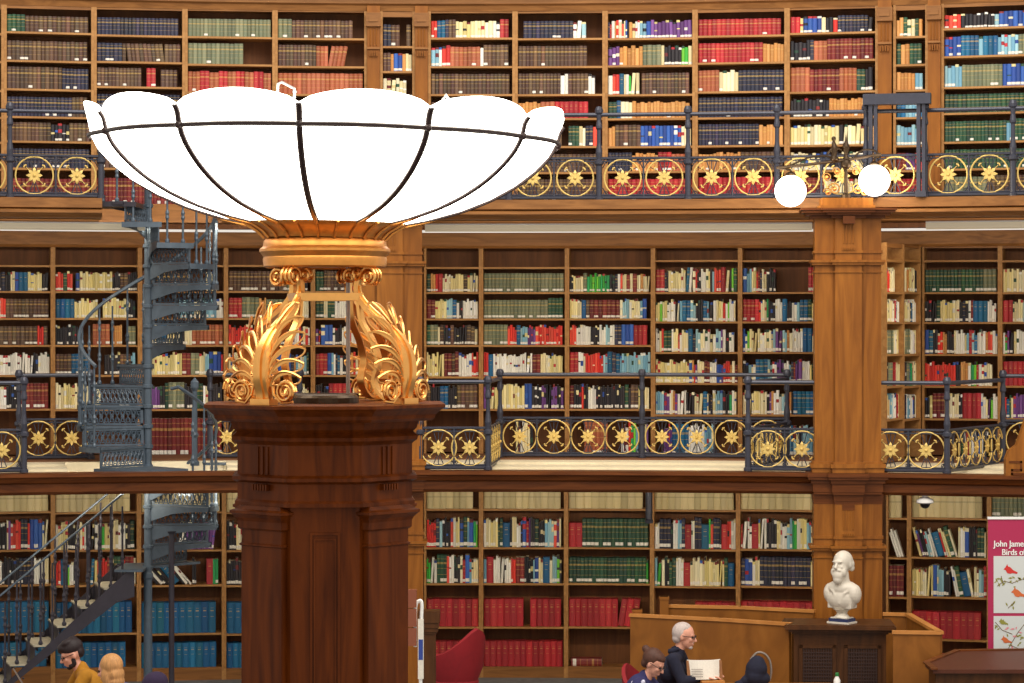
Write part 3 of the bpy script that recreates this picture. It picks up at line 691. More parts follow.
for k in range(4):                       # pilaster with its own moulded cap on each canted face
    a = PI/4+PI/2*k; T = Matrix.Rotation(a-PI/2, 4, 'Z')
    m = MB(); m.T = T; m.box(-.165, .165, .44, .515, 0, 3.08); p = m.build('pilaster', M['wood'], ped)
    m = MB(); m.T = T; rect_loft(m, [(.17, .52, 2.94), (.18, .53, 2.95), (.18, .532, 2.99), (.19, .54, 3.01), (.205, .558, 3.03), (.212, .565, 3.035), (.212, .565, 3.05), (.19, .545, 3.06), (.17, .53, 3.08)])
    rect_loft(m, [(.166, .516, 2.845), (.174, .525, 2.85), (.174, .525, 2.858), (.166, .516, 2.864)])
    m.build('cap', M['wood'], p)
for k in range(4):                       # sunk central panel with moulded frame
    a = PI/2*k; m = MB(); m.T = Matrix.Rotation(a-PI/2, 4, 'Z')
    for x0, x1, z0, z1, y_ in ((-.085, -.072, .6, 2.92, .485), (.072, .085, .6, 2.92, .485), (-.085, .085, 2.92, 2.933, .485), (-.064, -.055, .6, 2.89, .481), (.055, .064, .6, 2.89, .481), (-.064, .064, 2.89, 2.9, .481)):
        m.box(x0, x1, .47, y_, z0, z1)
    m.build('panel_moulding', M['wood'], ped)

# ================================================================ the great glass bowl lamp
L0 = 3.662
lamp = thing('bowl_lamp', (PX, PD, L0), 'enormous glowing white glass bowl lamp on gilded winged supports', 'lamp')
lamp.rotation_euler = (0, 0, math.radians(4.2))
def gx(u, w, phi): return Vector((math.sin(phi)*u, -math.cos(phi)*u, w))
plate = MB(); plate.lathe([(.2, 0), (.2, .03), (.185, .045), (.17, .05)], 32); plate.box(-.2, .2, .05, .25, 0, .05); plate.build('base_plate', M['bronze'], lamp)
ROT = math.radians(8.2)
# cross section of a supporting strap in its own plane (u outward, w up)
strap = spline([(.315, .70, 0), (.262, .735, 0), (.235, .68, 0), (.25, .62, 0), (.31, .555, 0), (.41, .48, 0), (.52, .395, 0), (.595, .29, 0), (.61, .17, 0), (.585, .07, 0), (.575, .0, 0)], 7)
def ribbon(mb, pts, ws, th, phi):
    """flat strap: pts (u,w), widths across the radial plane"""
    n = len(pts); vs = []
    tdir = Vector((math.cos(phi), math.sin(phi), 0))
    for i, p in enumerate(pts):
        a = pts[max(i-1, 0)]; b = pts[min(i+1, n-1)]; t = Vector((b[0]-a[0], b[1]-a[1])).normalized(); nn = (-t.y, t.x)
        for s_, q in ((-1, -1), (1, -1), (1, 1), (-1, 1)):
            c = gx(p[0]+nn[0]*th*q*.5, p[1]+nn[1]*th*q*.5, phi)+tdir*(s_*ws[i]*.5*(1 if q < 0 else .8)); vs.append(c)
    fs = [(0, 1, 2, 3), tuple((n-1)*4+k for k in (3, 2, 1, 0))]
    for i in range(n-1):
        for k in range(4): k2 = (k+1) % 4; fs.append((i*4+k, i*4+k2, i*4+4+k2, i*4+4+k))
    mb.add(vs, fs)
for q in range(4):
    phi = PI/4+PI/2*q+ROT if q != 3 else -PI/4+ROT
    phi = (-PI/4+PI/2*q)+ROT
    tdir = Vector((math.cos(phi), math.sin(phi), 0))
    n = len(strap); ws = []
    for i in range(n):
        t = i/(n-1); ws.append(.035+.01*t if t < .25 else .038+(min(t, .75)-.25)/.5*.075)
    m = MB(); ribbon(m, strap, ws, .03, phi)
    # raised midrib
    ribbon(m, [(p[0]+.012, p[1]+.004) for p in strap[14:]], [w_*.3 for w_ in ws[14:]], .028, phi)
    sup = m.build('support', M['gold'], lamp, True)
    # volutes at the head: one in the radial plane outward, one inward
    m = MB()
    for s_, c0, r0 in ((1, (.335, .735), .06), (-1, (.195, .74), .045)):
        for off in (-.028, .0, .028):
            m.tube([gx(c0[0]+s_*(-1)*r0*(1-t/26)*math.cos(t*.55), c0[1]+r0*(1-t/26)*math.sin(t*.55), phi)+tdir*off for t in range(22)], .0095, 6)
    for s_ in (-1, 1):
        m.tube([gx(.26, .745, phi)+tdir*(s_*(.05+.042*(1-t/24)*math.cos(t*.55)))+Vector((0, 0, .042*(1-t/24)*math.sin(t*.55))) for t in range(20)], .010, 6)
    m.build('volute', M['gold'], sup, True)
    # second inner curve behind the strap
    m = MB()
    m.tube([gx(u, w_, phi) for u, w_ in [(.27, .62), (.30, .5), (.38, .4), (.42, .28), (.38, .15), (.32, .06), (.36, .02), (.42, .06), (.40, .12)]], .013, 6)
    inner = spline([(.25, .6, 0), (.27, .48, 0), (.35, .36, 0), (.39, .24, 0), (.36, .12, 0), (.44, .03, 0), (.56, .02, 0)], 5)
    m = MB(); ribbon(m, inner, [.05]*len(inner), .018, phi); m.build('inner_scroll', M['gold'], sup, True)
    # wings either side: feathers rooted low on the strap, fanning outwards and up
    for s_ in (-1, 1):
        m = MB()
        tips = [(.06, .62, .45), (.13, .555, .47), (.175, .49, .50), (.205, .42, .53), (.225, .345, .56), (.235, .27, .58), (.225, .20, .58)]
        tips = [(.10, .58, .38), (.16, .50, .42), (.20, .41, .46), (.235, .32, .50), (.255, .235, .54), (.25, .155, .56)]
        roots = [(.03, .40, .50), (.04, .33, .55), (.045, .265, .58), (.05, .21, .595), (.052, .16, .595), (.055, .11, .59)]
        for (tt_, tw, tu), (rt, rw, ru) in zip(tips, roots):
            A = gx(ru, rw, phi)+tdir*(s_*rt); B = gx(tu, tw, phi)+tdir*(s_*tt_)
            mid = (A+B)/2
            up1 = gx(.02, .075, phi)+tdir*(s_*(-.03)); dn = gx(.01, -.01, phi)+tdir*(s_*.04)
            c1 = bez(A, A.lerp(B, .3)+up1, A.lerp(B, .7)+up1, B, 9); c2 = bez(B, B+gx(.0, -.05, phi)+tdir*(s_*.0), A.lerp(B, .5)+dn, A, 9)
            m.tube(c1, .0075, 5); m.tube(c2, .0055, 5)
            vs = c1+c2[::-1]; k = len(c1)     # the thin metal leaf inside its outline
            inn = []
            for i in range(k): inn += [tuple(c1[i].lerp(c2[::-1][i], .0)), tuple(c1[i].lerp(c2[::-1][i], .25))]
            back = gx(-.004, 0, phi)
            V = [Vector(v) for v in inn]; V2 = [v+back for v in V]
            fs = []
            for i in range(k-1): fs += [(2*i, 2*i+1, 2*i+3, 2*i+2), (2*k+2*i, 2*k+2*i+2, 2*k+2*i+3, 2*k+2*i+1)]
            m.add(V+V2, fs)
        m.tube([gx(u, w_, phi)+tdir*(s_*t_) for u, w_, t_ in [(.5, .46, .03), (.44, .55, .07), (.40, .585, .085)]], .009, 5)
        m.build('wing', M['gold'], sup, True)
        m = MB()      # scrolls at the foot
        c0 = (.155, .075)
        for off in (0, .018):
            m.tube([gx(.585-off, c0[1]+.066*(1-t/34)*math.sin(t*.5), phi)+tdir*(s_*(c0[0]+.066*(1-t/34)*math.cos(t*.5))) for t in range(27)], .009, 6)
        m.tube([gx(.58, .15, phi)+tdir*(s_*.06), gx(.59, .06, phi)+tdir*(s_*.08), gx(.58, .012, phi)+tdir*(s_*.13), gx(.57, .02, phi)+tdir*(s_*.2)], .009, 6)
        m.build('foot_scroll', M['gold'], sup, True)
    m = MB(); m.T = Matrix.Rotation(phi, 4, 'Z'); m.box(-.07, .07, -.62, -.54, 0, .035); m.box(-.06, .06, -.605, -.555, .13, .15); m.build('foot', M['gold'], sup)
# square tie frame linking the supports near the top, and the wiring rod
pts = [gx(.27, .62, -PI/4+PI/2*q+ROT) for q in range(4)]
m = MB()
for i in range(4):
    a, b = pts[i], pts[(i+1) % 4]; u = (b-a).normalized(); nn = Vector((-u.y, u.x, 0))*.008
    z = Vector((0, 0, .022))
    m.add([a-nn-z, b-nn-z, b+nn-z, a+nn-z, a-nn+z, b-nn+z, b+nn+z, a+nn+z], [(0, 3, 2, 1), (4, 5, 6, 7), (0, 1, 5, 4), (1, 2, 6, 5), (2, 3, 7, 6), (3, 0, 4, 7)])
m.build('tie_frame', M['gold'], lamp)
m = MB(); m.tube([(.135, -.05, 0), (.135, -.05, .8)], .012, 8); m.build('conduit', M['steel'], lamp)
# collar (moulded ring)
m = MB(); m.lathe([(.34, .80), (.345, .79), (.36, .80), (.365, .84), (.36, .855), (.375, .875), (.385, .885), (.385, .9), (.365, .915), (.36, .95), (.35, .96), (.2, .96)], 40)
m.build('collar', M['brass'], lamp, True)
# bowl: tilted a touch, twelve scalloped panels
bowl = bpy.data.objects.new('bowl', None); 
TILT = Matrix.Translation((0, 0, .96)) @ Matrix.Rotation(math.radians(.9), 4, 'Y') @ Matrix.Translation((0, 0, -.96))
A0 = math.radians(-6.2)
prof = [(.46, 1.05), (.60, 1.078), (.80, 1.135), (.97, 1.205), (1.11, 1.285), (1.22, 1.37), (1.30, 1.455), (1.34, 1.53), (1.36, 1.60), (1.385, 1.675)]
def bp(r, z, a, lobes=0.):
    f = abs(math.sin((a-A0)*6)); k = r*(1+.022*f*lobes); return Vector((math.sin(a)*k, -math.cos(a)*k, z))
m = MB(); m.T = TILT; N = 144; vs = []; K = len(prof)
def pv(i, a, inset=0.):
    r, z = prof[i]; f = abs(math.sin((a-A0)*6)); top = max(0, i-7)/2
    return bp(r-inset, z+(.075*f**.6-.03)*top, a, min(1, i/4))
for a_i in range(N):
    a = A0+2*PI*a_i/N
    for i in range(K): vs.append(pv(i, a))
    for i in range(K-1, -1, -1): vs.append(pv(i, a, .012))
fs = []; W2 = 2*K
for a_i in range(N):
    b_i = (a_i+1) % N
    for i in range(W2):
        j = (i+1) % W2; fs.append((a_i*W2+i, b_i*W2+i, b_i*W2+j, a_i*W2+j))
m.add(vs, fs); glass = m.build('glass_bowl', M['glow'], lamp, True)
for k in range(12):
    a = A0+PI/6*k; m = MB(); m.T = TILT
    pts = [(r+.012, z) for r, z in prof[:-1]]+[(prof[-1][0]+.012, prof[-1][1]-.04)]
    pts = [tuple(v)[:2] for v in spline([(p[0], p[1], 0) for p in pts], 3)]
    for off in (-.007, .007):
        m.tube([bp(r, z, a)+Vector((math.cos(a), math.sin(a), 0))*off*1.2 for r, z in pts], .0095, 6)
    m.ball(bp(prof[7][0]+.02, prof[7][1], a), .022, 8)
    rb = m.build('rib', M['leading'], lamp, True)
for zi, ri in ((7, .0135),):
    m = MB(); m.T = TILT; m.tube([bp(prof[zi][0]+.012, prof[zi][1], A0+2*PI*k/144, 1) for k in range(144)], ri, 6, closed=True); m.build('hoop', M['leading'], lamp, True)
m = MB(); m.T = TILT; m.lathe([(.30, .955), (.36, .965), (.375, .99), (.42, 1.02), (.475, 1.045), (.485, 1.06), (.47, 1.07), (.3, 1.06)], 48); m.build('bowl_base', M['brass'], lamp, True)
m = MB(); m.T = TILT
for k in range(24):
    a = A0+PI/12*k; m.tube([Vector((math.sin(a)*r, -math.cos(a)*r, z)) for r, z in ((.36, .96), (.40, 1.0), (.485, 1.05))], .009, 5)
for k in range(12):
    a = A0+PI/6*k; m.tube([Vector((math.sin(a)*r, -math.cos(a)*r, z)) for r, z in ((.47, 1.04), (.60, 1.07), (.80, 1.135), (.98, 1.215))], [.014, .012, .009, .004], 6)
m.build('gilded_ribbing', M['brass'], lamp)
for a, w_ in ((A0-.02, .10), (A0+.28, .03), (A0+.60, .03)):
    m = MB(); m.T = TILT; c = bp(1.365, 1.685, a); t = Vector((math.cos(a), math.sin(a), 0))
    m.tube([c-t*.09, c-t*.09+Vector((0, 0, .055)), c-t*.07+Vector((0, 0, .065)), c+Vector((0, 0, .03)), c+Vector((0, 0, -.02))] if w_ > .05 else [c-t*.02, c+Vector((0, 0, .03)), c+t*.02], .008, 6)
    m.build('rim_clip', M['white'], lamp)

# ================================================================ spiral stair
SD = 27.4; SX = X(148, SD); SZ = Z_G1+.02; RISE = .2154; RO = .75
st = thing('spiral_staircase', (SX, SD, 0), 'blue grey cast iron spiral staircase with pierced risers left of the lamp', 'staircase')
def sdir(az): a = math.radians(az); return Vector((-math.cos(a), math.sin(a), 0))     # 0 left, 90 away, 180 right
m = MB(); m.lathe([(.07, 0), (.07, .12), (.048, .14), (.045, 1.4), (.055, 1.42), (.055, 1.46), (.042, 1.48), (.04, 5.9), (.05, 5.92), (.0, 5.98)], 14)
for j in range(19): m.lathe([(.04, 1.54+j*RISE-.03), (.056, 1.54+j*RISE-.02), (.056, 1.54+j*RISE+.01), (.04, 1.54+j*RISE+.02)], 12)
m.build('central_pole', M['stair_iron'], st)
def wedge(mb, az0, az1, z0, z1, r0=.04, r1=RO, n=5):
    vs = []; 
    for z in (z0, z1):
        for i in range(n+1): vs.append(sdir(az0+(az1-az0)*i/n)*r1+Vector((0, 0, z)))
        for i in range(n, -1, -1): vs.append(sdir(az0+(az1-az0)*i/n)*r0+Vector((0, 0, z)))
    k = 2*n+2; mb.add(vs, [tuple(range(k)), tuple(range(k, 2*k))[::-1]]+[(i, (i+1) % k, (i+1) % k+k, i+k) for i in range(k)])
# risers: pierced plate along the step front, mesh in the plane (r, z)
def riser_mesh():
    m = MB(); h = RISE-.03
    m.box(.05, RO-.02, -.006, .006, 0, .022); m.box(.05, RO-.02, -.006, .006, h-.02, h); m.box(.05, .08, -.006, .006, 0, h); m.box(RO-.05, RO-.02, -.006, .006, 0, h)
    n = 11
    for i in range(n):
        x = .1+(RO-.17)*i/(n-1)
        for z in (h*.30, h*.70):
            rr = .024 if (i+int(z*20)) % 2 else .019
            m.tube([(x+rr*math.cos(a), 0, z+rr*math.sin(a)) for a in [2*PI*q/8 for q in range(8)]], .0062, 4, closed=True)
        m.tube([(x-.027, 0, .02), (x+.027, 0, h-.02)], .0065, 4); m.tube([(x+.027, 0, .02), (x-.027, 0, h-.02)], .0065, 4)
        if i % 2: m.ball((x, 0, h*.5), (.02, .006, .028), 6)
    return m
RIS = raw(riser_mesh(), 'riser', M['stair_iron'])
def baluster_mesh(h=.86, mt='stair_iron'):
    m = MB(); m.lathe([(.014, 0), (.024, .01), (.024, .03), (.012, .05), (.012, h*.28), (.022, h*.31), (.016, h*.34), (.022, h*.37), (.011, h*.41), (.011, h*.66), (.02, h*.70), (.012, h*.74), (.02, h*.78), (.01, h*.82), (.01, h)], 8)
    return raw(m, 'baluster', M[mt])
BAL = baluster_mesh(); BALD = baluster_mesh(.86, 'stair_dark')
steps = []
for k in range(1, 14): steps.append((-55+28*(k-1), SZ+RISE*k))
for j in range(1, 5): steps.append((215-28*(j-1)-14, SZ-RISE*j))
for az, z in steps:
    m = MB(); wedge(m, az-2, az+30, z-.022, z)
    for e in (az-1.5, az+29):                # curved bracket below the tread edges
        u = sdir(e); vs = []
        prof_ = [(.04, -.022), (RO-.01, -.022), (RO-.02, -.05), (RO*.7, -.055), (.3, -.08), (.04, -.16)]
        t = Vector((-u.y, u.x, 0))*.006
        if e > az+10 :
            vs = [u*r_+t+Vector((0, 0, z+zz)) for r_, zz in prof_]+[u*r_-t+Vector((0, 0, z+zz)) for r_, zz in prof_]
            m.add(vs, [(0, 1, 2, 3, 4, 5), (11, 10, 9, 8, 7, 6)]+[(i, (i+1) % 6, (i+1) % 6+6, i+6) for i in range(6)])
    # outer curved string
    vs = []
    for zz in (z-.05, z+.006):
        for i in range(6):
            for rr in (RO-.008, RO+.008): vs.append(sdir(az-2+32*i/5)*rr+Vector((0, 0, zz)))
    fs = []
    for i in range(5): fs += [(2*i, 2*i+2, 2*i+14, 2*i+12), (2*i+1, 2*i+13, 2*i+15, 2*i+3), (2*i, 2*i+1, 2*i+3, 2*i+2), (2*i+12, 2*i+14, 2*i+15, 2*i+13)]
    m.add(vs, fs)
    sp = m.build('step', M['stair_iron'], st)
    u = sdir(az); link(RIS, 'riser', sp, (0, 0, z-RISE+.004), math.atan2(u.y, u.x))
    for da in (7, 21): link(BAL, 'baluster', st, sdir(az+da)*(RO-.02)+Vector((0, 0, z)))
def helix(az0, az1, z0, z1, n=40): return [sdir(az0+(az1-az0)*i/n)*(RO-.02)+Vector((0, 0, z0+(z1-z0)*i/n)) for i in range(n+1)]
m = MB(); m.tube(helix(-50, 308, SZ+RISE+.86, SZ+RISE*13.5+.86, 60), .02, 7); m.build('handrail', M['stair_iron'], st)
m = MB(); m.tube(helix(110, 236, SZ-RISE*4.3+.86, SZ+.86, 30)+[sdir(240)*(RO-.1)+Vector((0, 0, SZ+.84))], .02, 7); m.build('handrail', M['stair_iron'], st)
m = MB(); wedge(m, 229, 309, SZ-.03, SZ+.0, .04, RO+.02, 8); m.box(-.7, .9, -.02+RO*.9, RO+.18, SZ-.03, SZ); m.build('landing', M['stair_iron'], st)
m = MB(); m.box(-.30, .0, -.40, .40, 1.515, 1.54); wedge(m, 90, 131, 1.515, 1.54); m.build('landing', M['stair_iron'], st)
m = MB(); m.lathe([(.03, 0), (.03, 1.9), (.05, 1.93)], 10, (.28, -.2, 0)); m.build('support_pole', M['stair_dark'], st)
m = MB(); wedge(m, 281, 330, SZ+RISE*13-.03, SZ+RISE*13, .04, RO+.05, 6); m.box(-.56, -.02, -.75, -.2, SZ+RISE*13-.05, SZ+RISE*13-.002); m.build('landing', M['stair_dark'], st)
m = MB(); m.lathe([(.05, 0), (.05, .04), (.03, .06), (.03, .3), (.045, .33), (.03, .36), (.026, .8), (.045, .84), (.045, .9), (.0, .95)], 10, (.50, .02, SZ)); m.build('newel', M['stair_iron'], st)

# straight flight
fl = thing('stair_flight', (SX-.27, SD, 0), 'dark iron straight stair flight descending to the left edge', 'stairs', math.radians(18))
nst = 7; dx, dz = .246, .1925
for k in range(nst):
    x1 = -dx*k; z = 1.54-dz*(k+1)
    m = MB(); m.box(x1-dx-.015, x1+.01, -.36, .36, z-.018, z); M.setdefault('tread', mat('worn_pale_tread', (176, 168, 146), .6, noise=.3)); tr = m.build('tread', M['tread'], fl)
    m = MB(); m.box(x1-.004, x1+.004, -.36, .36, z, z+dz-.02); m.build('riser', M['stair_dark'], tr)
    for sy in (-1, 1):
        for q in (.25, .75): link(BALD, 'baluster', fl, (x1-dx*q, sy*.345, z))
for sy in (-1, 1):
    m = MB(); y0, y1 = (sy*.37-.012, sy*.37+.012)
    q = [(.06, 1.60), (-dx*nst, 1.60-dz*nst), (-dx*nst-.03, 1.60-dz*nst-.02), (-dx*nst-.03, 1.60-dz*nst-.3), (.0, 1.27), (.06, 1.27)]
    q = [(.06, 1.535), (-.0, 1.535), (-dx*nst, 1.53-dz*(nst)-.19), (-dx*nst-.0, max(0, 1.53-dz*(nst)-.45)), (-.13, 1.19), (.06, 1.25)]
    m.add([(x, y0, z) for x, z in q]+[(x, y1, z) for x, z in q], [tuple(range(6)), tuple(range(6, 12))[::-1]]+[(i, (i+1) % 6, (i+1) % 6+6, i+6) for i in range(6)])
    for k in range(nst): m.ball((-dx*(k+.5), y0 if sy < 0 else y1, 1.54-dz*(k+.5)-.24), .012, 6)
    m.build('stringer', M['stair_dark'], fl)
    m = MB(); m.tube([(.26, sy*.345, 2.60), (-dx*nst, sy*.345, 1.54-dz*nst+.80)], .012, 7); m.build('handrail', M['stair_iron'], fl)
# ================================================================ benches, cabinet, desk on the ground floor
def screen(path, ztop, label, posts=(), name='reading_bench_screen'):
    p0 = path[0]; r = thing(name, (p0[0], p0[1], 0), label, 'bench')
    L = [Vector((p[0]-p0[0], p[1]-p0[1], 0)) for p in path]
    for i in range(len(L)-1):
        a, b = L[i], L[i+1]; u = (b-a).normalized(); n = Vector((-u.y, u.x, 0))
        def slab(mb, h0, h1, t, ext=0.):
            A = a-u*ext; B = b+u*ext
            mb.add([A-n*t+Vector((0, 0, h0)), B-n*t+Vector((0, 0, h0)), B+n*t+Vector((0, 0, h0)), A+n*t+Vector((0, 0, h0)),
                    A-n*t+Vector((0, 0, h1)), B-n*t+Vector((0, 0, h1)), B+n*t+Vector((0, 0, h1)), A+n*t+Vector((0, 0, h1))],
                   [(0, 3, 2, 1), (4, 5, 6, 7), (0, 1, 5, 4), (1, 2, 6, 5), (2, 3, 7, 6), (3, 0, 4, 7)])
        m = MB(); slab(m, 0, ztop-.03, .022); m.build('panel', M['bench'], r)
        m = MB(); slab(m, ztop-.03, ztop, .035, .01); m.build('top_rail', M['bench_edge'], r)
    for px_, d_, zt in posts:
        x = X(px_, d_)-p0[0]; m = MB(); m.box(x-.045, x+.045, d_-p0[1]-.045, d_-p0[1]+.045, 0, zt); m.box(x-.052, x+.052, d_-p0[1]-.052, d_-p0[1]+.052, zt-.03, zt); m.build('post', M['bench'], r)
    return r
W_ = lambda px, d: (X(px, d), d)
screen([W_(631, 25.9), W_(720, 25.5), W_(790, 25.1)], 1.20, 'nearer oak bench screen behind the white-haired reader', [(637, 25.95, 1.24)])
screen([W_(664, 26.75), W_(740, 26.6), W_(814, 26.25)], 1.20, 'farther oak bench screen with a square end post', [(664, 26.7, 1.29)])
screen([W_(884, 25.95), W_(908, 25.9), W_(940, 24.35), W_(893, 24.4)], 1.205, 'angled oak bench screen right of the bust cabinet')
# cabinet under the bust
cd = 25.0; cxx = X(840, cd)
r = thing('grille_cabinet', (cxx, cd, 0), 'dark wooden cabinet with two grille doors below the marble bust', 'cabinet', -.06)
MB().box(-.45, .45, 0.005, .5, 0, 1.10).build('body', M['darkwood'], r)
m = MB(); m.box(-.47, .47, -.02, .5, 1.10, 1.12); m.box(-.50, .50, -.05, .5, 1.12, 1.15); m.box(-.54, .54, -.10, .5, 1.15, 1.18); m.box(-.525, .525, -.085, .5, 1.18, 1.195); m.build('top', M['darkwood'], r)
for x0, x1 in ((-.40, -.04), (.04, .40)):
    m = MB(); fw = .035
    m.box(x0, x0+fw, -.015, .004, .08, .99); m.box(x1-fw, x1, -.015, .004, .08, .99); m.box(x0, x1, -.015, .004, .96, .99); m.box(x0, x1, -.015, .004, .08, .12); dr = m.build('door', M['darkwood'], r)
    m = MB()
    for k in range(12):
        x = x0+fw+(x1-x0-2*fw)*(k+.5)/12; m.box(x-.005, x+.005, -.008, .004, .12, .96)
    for k in range(24): z = .13+k*.034; m.box(x0+fw, x1-fw, -.01, .002, z, z+.008)
    m.build('grille', M['grille'], dr)
# marble bust
bd = 25.1; bx = X(842, bd)
r = thing('marble_bust', (bx, bd, 1.196), 'white marble bust of a bearded man on a striped book-shaped plinth', 'bust', math.radians(-36))
m = MB(); m.box(-.12, .12, -.09, .09, 0, .018); m.box(-.09, .09, -.07, .07, .018, .06); p = m.build('plinth', M['marble'], r)
m = MB(); m.box(-.105, .105, -.08, .08, .018, .05); m.build('plinth_band', mat('navy_marble_band', (34, 44, 84), .4), r)
m = MB(); m.lathe([(.08, .06), (.06, .08), (.05, .1), (.07, .13), (.09, .14)], 20); m.build('socle', M['marble'], r, True)
m = MB()
# chest cut below the shoulders, draped
m.ball((0, .01, .34), (.17, .10, .085), 20); m.ball((0, .0, .24), (.165, .10, .125), 20); m.ball((-.135, .01, .29), (.065, .08, .10), 14); m.ball((.135, .01, .29), (.065, .08, .10), 14); m.box(-.13, .13, -.06, .07, .15, .26)
m.ball((0, 0, .17), (.09, .065, .06), 14)
m.limb([(-.14, -.03, .36), (-.06, -.08, .32), (.0, -.09, .22)], [.016, .014, .01], 8); m.limb([(.14, -.03, .36), (.07, -.08, .30), (.02, -.09, .2)], [.016, .014, .01], 8)
m.limb([(0, .015, .36), (0, .0, .48)], [.075, .068], 14)
HZ = .575
m.ball((0, .025, HZ+.03), (.093, .115, .108), 20); m.ball((0, -.03, HZ-.03), (.072, .08, .09), 18)
m.ball((0, -.098, HZ+.035), (.06, .02, .016), 10)       # brow
m.limb([(0, -.104, HZ+.025), (0, -.132, HZ-.02)], [.012, .018], 8)
for sx in (-1, 1):
    m.ball((sx*.04, -.085, HZ-.018), (.022, .02, .02), 8); m.ball((sx*.088, .015, HZ), (.012, .022, .036), 8)
    m.ball((sx*.05, -.065, HZ-.07), (.036, .04, .05), 10); m.ball((sx*.022, -.11, HZ-.047), (.026, .015, .011), 8)
m.ball((0, -.085, HZ-.10), (.058, .048, .06), 14); m.ball((0, -.09, HZ-.14), (.048, .042, .05), 12)
for k in range(9):
    a = -.3+(PI+.6)*k/8; m.ball((.080*math.cos(a), .05+.04*abs(math.sin(a)), HZ-.01+.03*math.sin(a*3)), (.022, .045, .035), 8)
remesh(m.build('figure', M['marble'], r), .0075, 2)

# reading tables
def table(name, px0, px1, d0, d1, z, label, mt='tabletop'):
    x0, x1 = X(px0, d0), X(px1, d0); r = thing(name, ((x0+x1)/2, (d0+d1)/2, 0), label, 'table'); hw = (x1-x0)/2; hd = (d1-d0)/2
    MB().box(-hw, hw, -hd, hd, z-.04, z).build('tabletop', M[mt], r)
    for sx in (-1, 1):
        for sy in (-1, 1): MB().lathe([(.03, 0), (.04, .1), (.03, .4), (.045, z-.05)], 10, (sx*(hw-.08), sy*(hd-.08), 0)).build('leg', M['darkwood'], r)
    m = MB(); m.box(-hw+.05, hw-.05, -hd+.05, -hd+.07, z-.12, z-.04); m.box(-hw+.05, hw-.05, hd-.07, hd-.05, z-.12, z-.04); m.build('apron', M['darkwood'], r)
    return r
table('reading_table', 672, 842, 23.6, 24.45, .70, 'low dark reading table in front of the white-haired man', 'bench')
table('reading_table', -40, 60, 22.9, 23.9, .76, 'reading table under the laptop at lower left', 'bench')
# desk at bottom right
dx0, dz_ = X(927, 23.6), .98
r = thing('enquiry_desk', (dx0, 23.6, 0), 'dark desk with leather top in the bottom right corner', 'desk')
m = MB(); m.prism([(0, -.35), (1.7, -.35), (1.7, 1.15), (.45, .98), (0, .1)], .95, .985); m.build('desktop', M['tabletop'], r)
m = MB(); m.prism([(.03, -.30), (1.66, -.30), (1.66, 1.1), (.47, .94), (.03, .08)], 0, .95); m.build('body', M['darkwood'], r)
m = MB(); m.prism([(-.02, -.37), (0.04, -.37), (.04, .09), (.47, .96), (1.7, 1.12), (1.7, 1.17), (.43, 1.01), (-.02, .11)], .985, 1.0); m.build('edging', M['cornice'], r)

# end post and leaflet rack beside the pedestal
ed = 24.4
r = thing('end_post', (X(429, ed), ed, 0), 'short square wooden post with moulded cap right of the pedestal', 'post')
MB().box(-.065, .065, -.065, .065, 0, 1.18).build('shaft', M['darkwood'], r)
m = MB()
for g, z0, z1 in ((.0, 1.18, 1.2), (.02, 1.2, 1.24), (.035, 1.24, 1.29), (.05, 1.29, 1.40)): m.box(-.075-g*.6, .075+g*.6, -.075-g*.6, .075+g*.6, z0, z1)
m.build('cap', M['darkwood'], r)
fd = 20.0
r = thing('leaflet_stand', (X(418, fd), fd, 0), 'white curved leaflet stand with stacked holders beside the pedestal', 'stand')
m = MB(); m.tube(spline([(.02, 0, 0), (.02, 0, 1.2), (.025, 0, 1.75), (.03, 0, 1.93), (.01, 0, 1.96), (-.02, 0, 1.9), (-.02, 0, 1.6)], 5), .014, 7); m.build('frame', M['white'], r)
for k in range(3): m = MB(); m.box(-.10, -.01, -.03, .03, 1.61+k*.15, 1.61+k*.15+.14); m.build('holder', mat('amber_acrylic', (140, 84, 64), .2), r)
mg = MB().box(.0, .045, -.022, -.016, 1.35, 1.82).build('magazine', M['paper'], r)
m = MB(); m.box(.005, .04, -.0235, -.022, 1.5, 1.66); m.build('cover_picture', mat('blue_cover_print', (48, 70, 150), .5), mg)
MB().box(-.12, .08, -.15, .15, 0, .03).build('base', M['white'], r)

# banner
nd = 25.2; nx0 = X(988, nd); s_ = nd/F; nx1 = X(1060, nd)
zt, zb_ = Zp(518, nd), .05
r = thing('banner', (nx0, nd, 0), 'pink pull-up banner with bird pictures at the right edge', 'banner', 0)
W = nx1-nx0
MB().box(0, W, -.005, .005, zb_, zt).build('sheet', mat('pink_banner_print', (172, 36, 82), .5), r)
m = MB(); m.box(-.02, W+.02, -.09, .09, 0, .05); m.build('base', M['steel'], r)
m = MB(); m.box(-.005, W+.005, -.014, .014, zt-.012, zt+.012); m.build('top_rail', M['white'], r)
zc = lambda py: Zp(py, nd)
xx = lambda px_: (px_-988)*s_
def printed(poly, y, mt, par, nm):
    m = MB(); m.add([(a, y, b) for a, b in poly], [tuple(range(len(poly)))]); return m.build(nm, mt, par)
pap = mat('pale_printed_ground', (206, 212, 212), .6); mred = mat('printed_red', (206, 48, 44), .6); mor = mat('printed_orange', (206, 104, 52), .6)
mgr = mat('printed_olive', (142, 140, 60), .6); mbr = mat('printed_brown', (108, 84, 60), .6); mpk = mat('printed_pink', (222, 140, 150), .6)
for (y0, y1) in ((556, 613), (616, 659)):
    m = MB(); m.box(xx(993.5), W-.05, -.008, -.004, zc(y1), zc(y0)); m.build('picture', pap, r)
def P2(px_, py_): return (xx(px_), zc(py_))
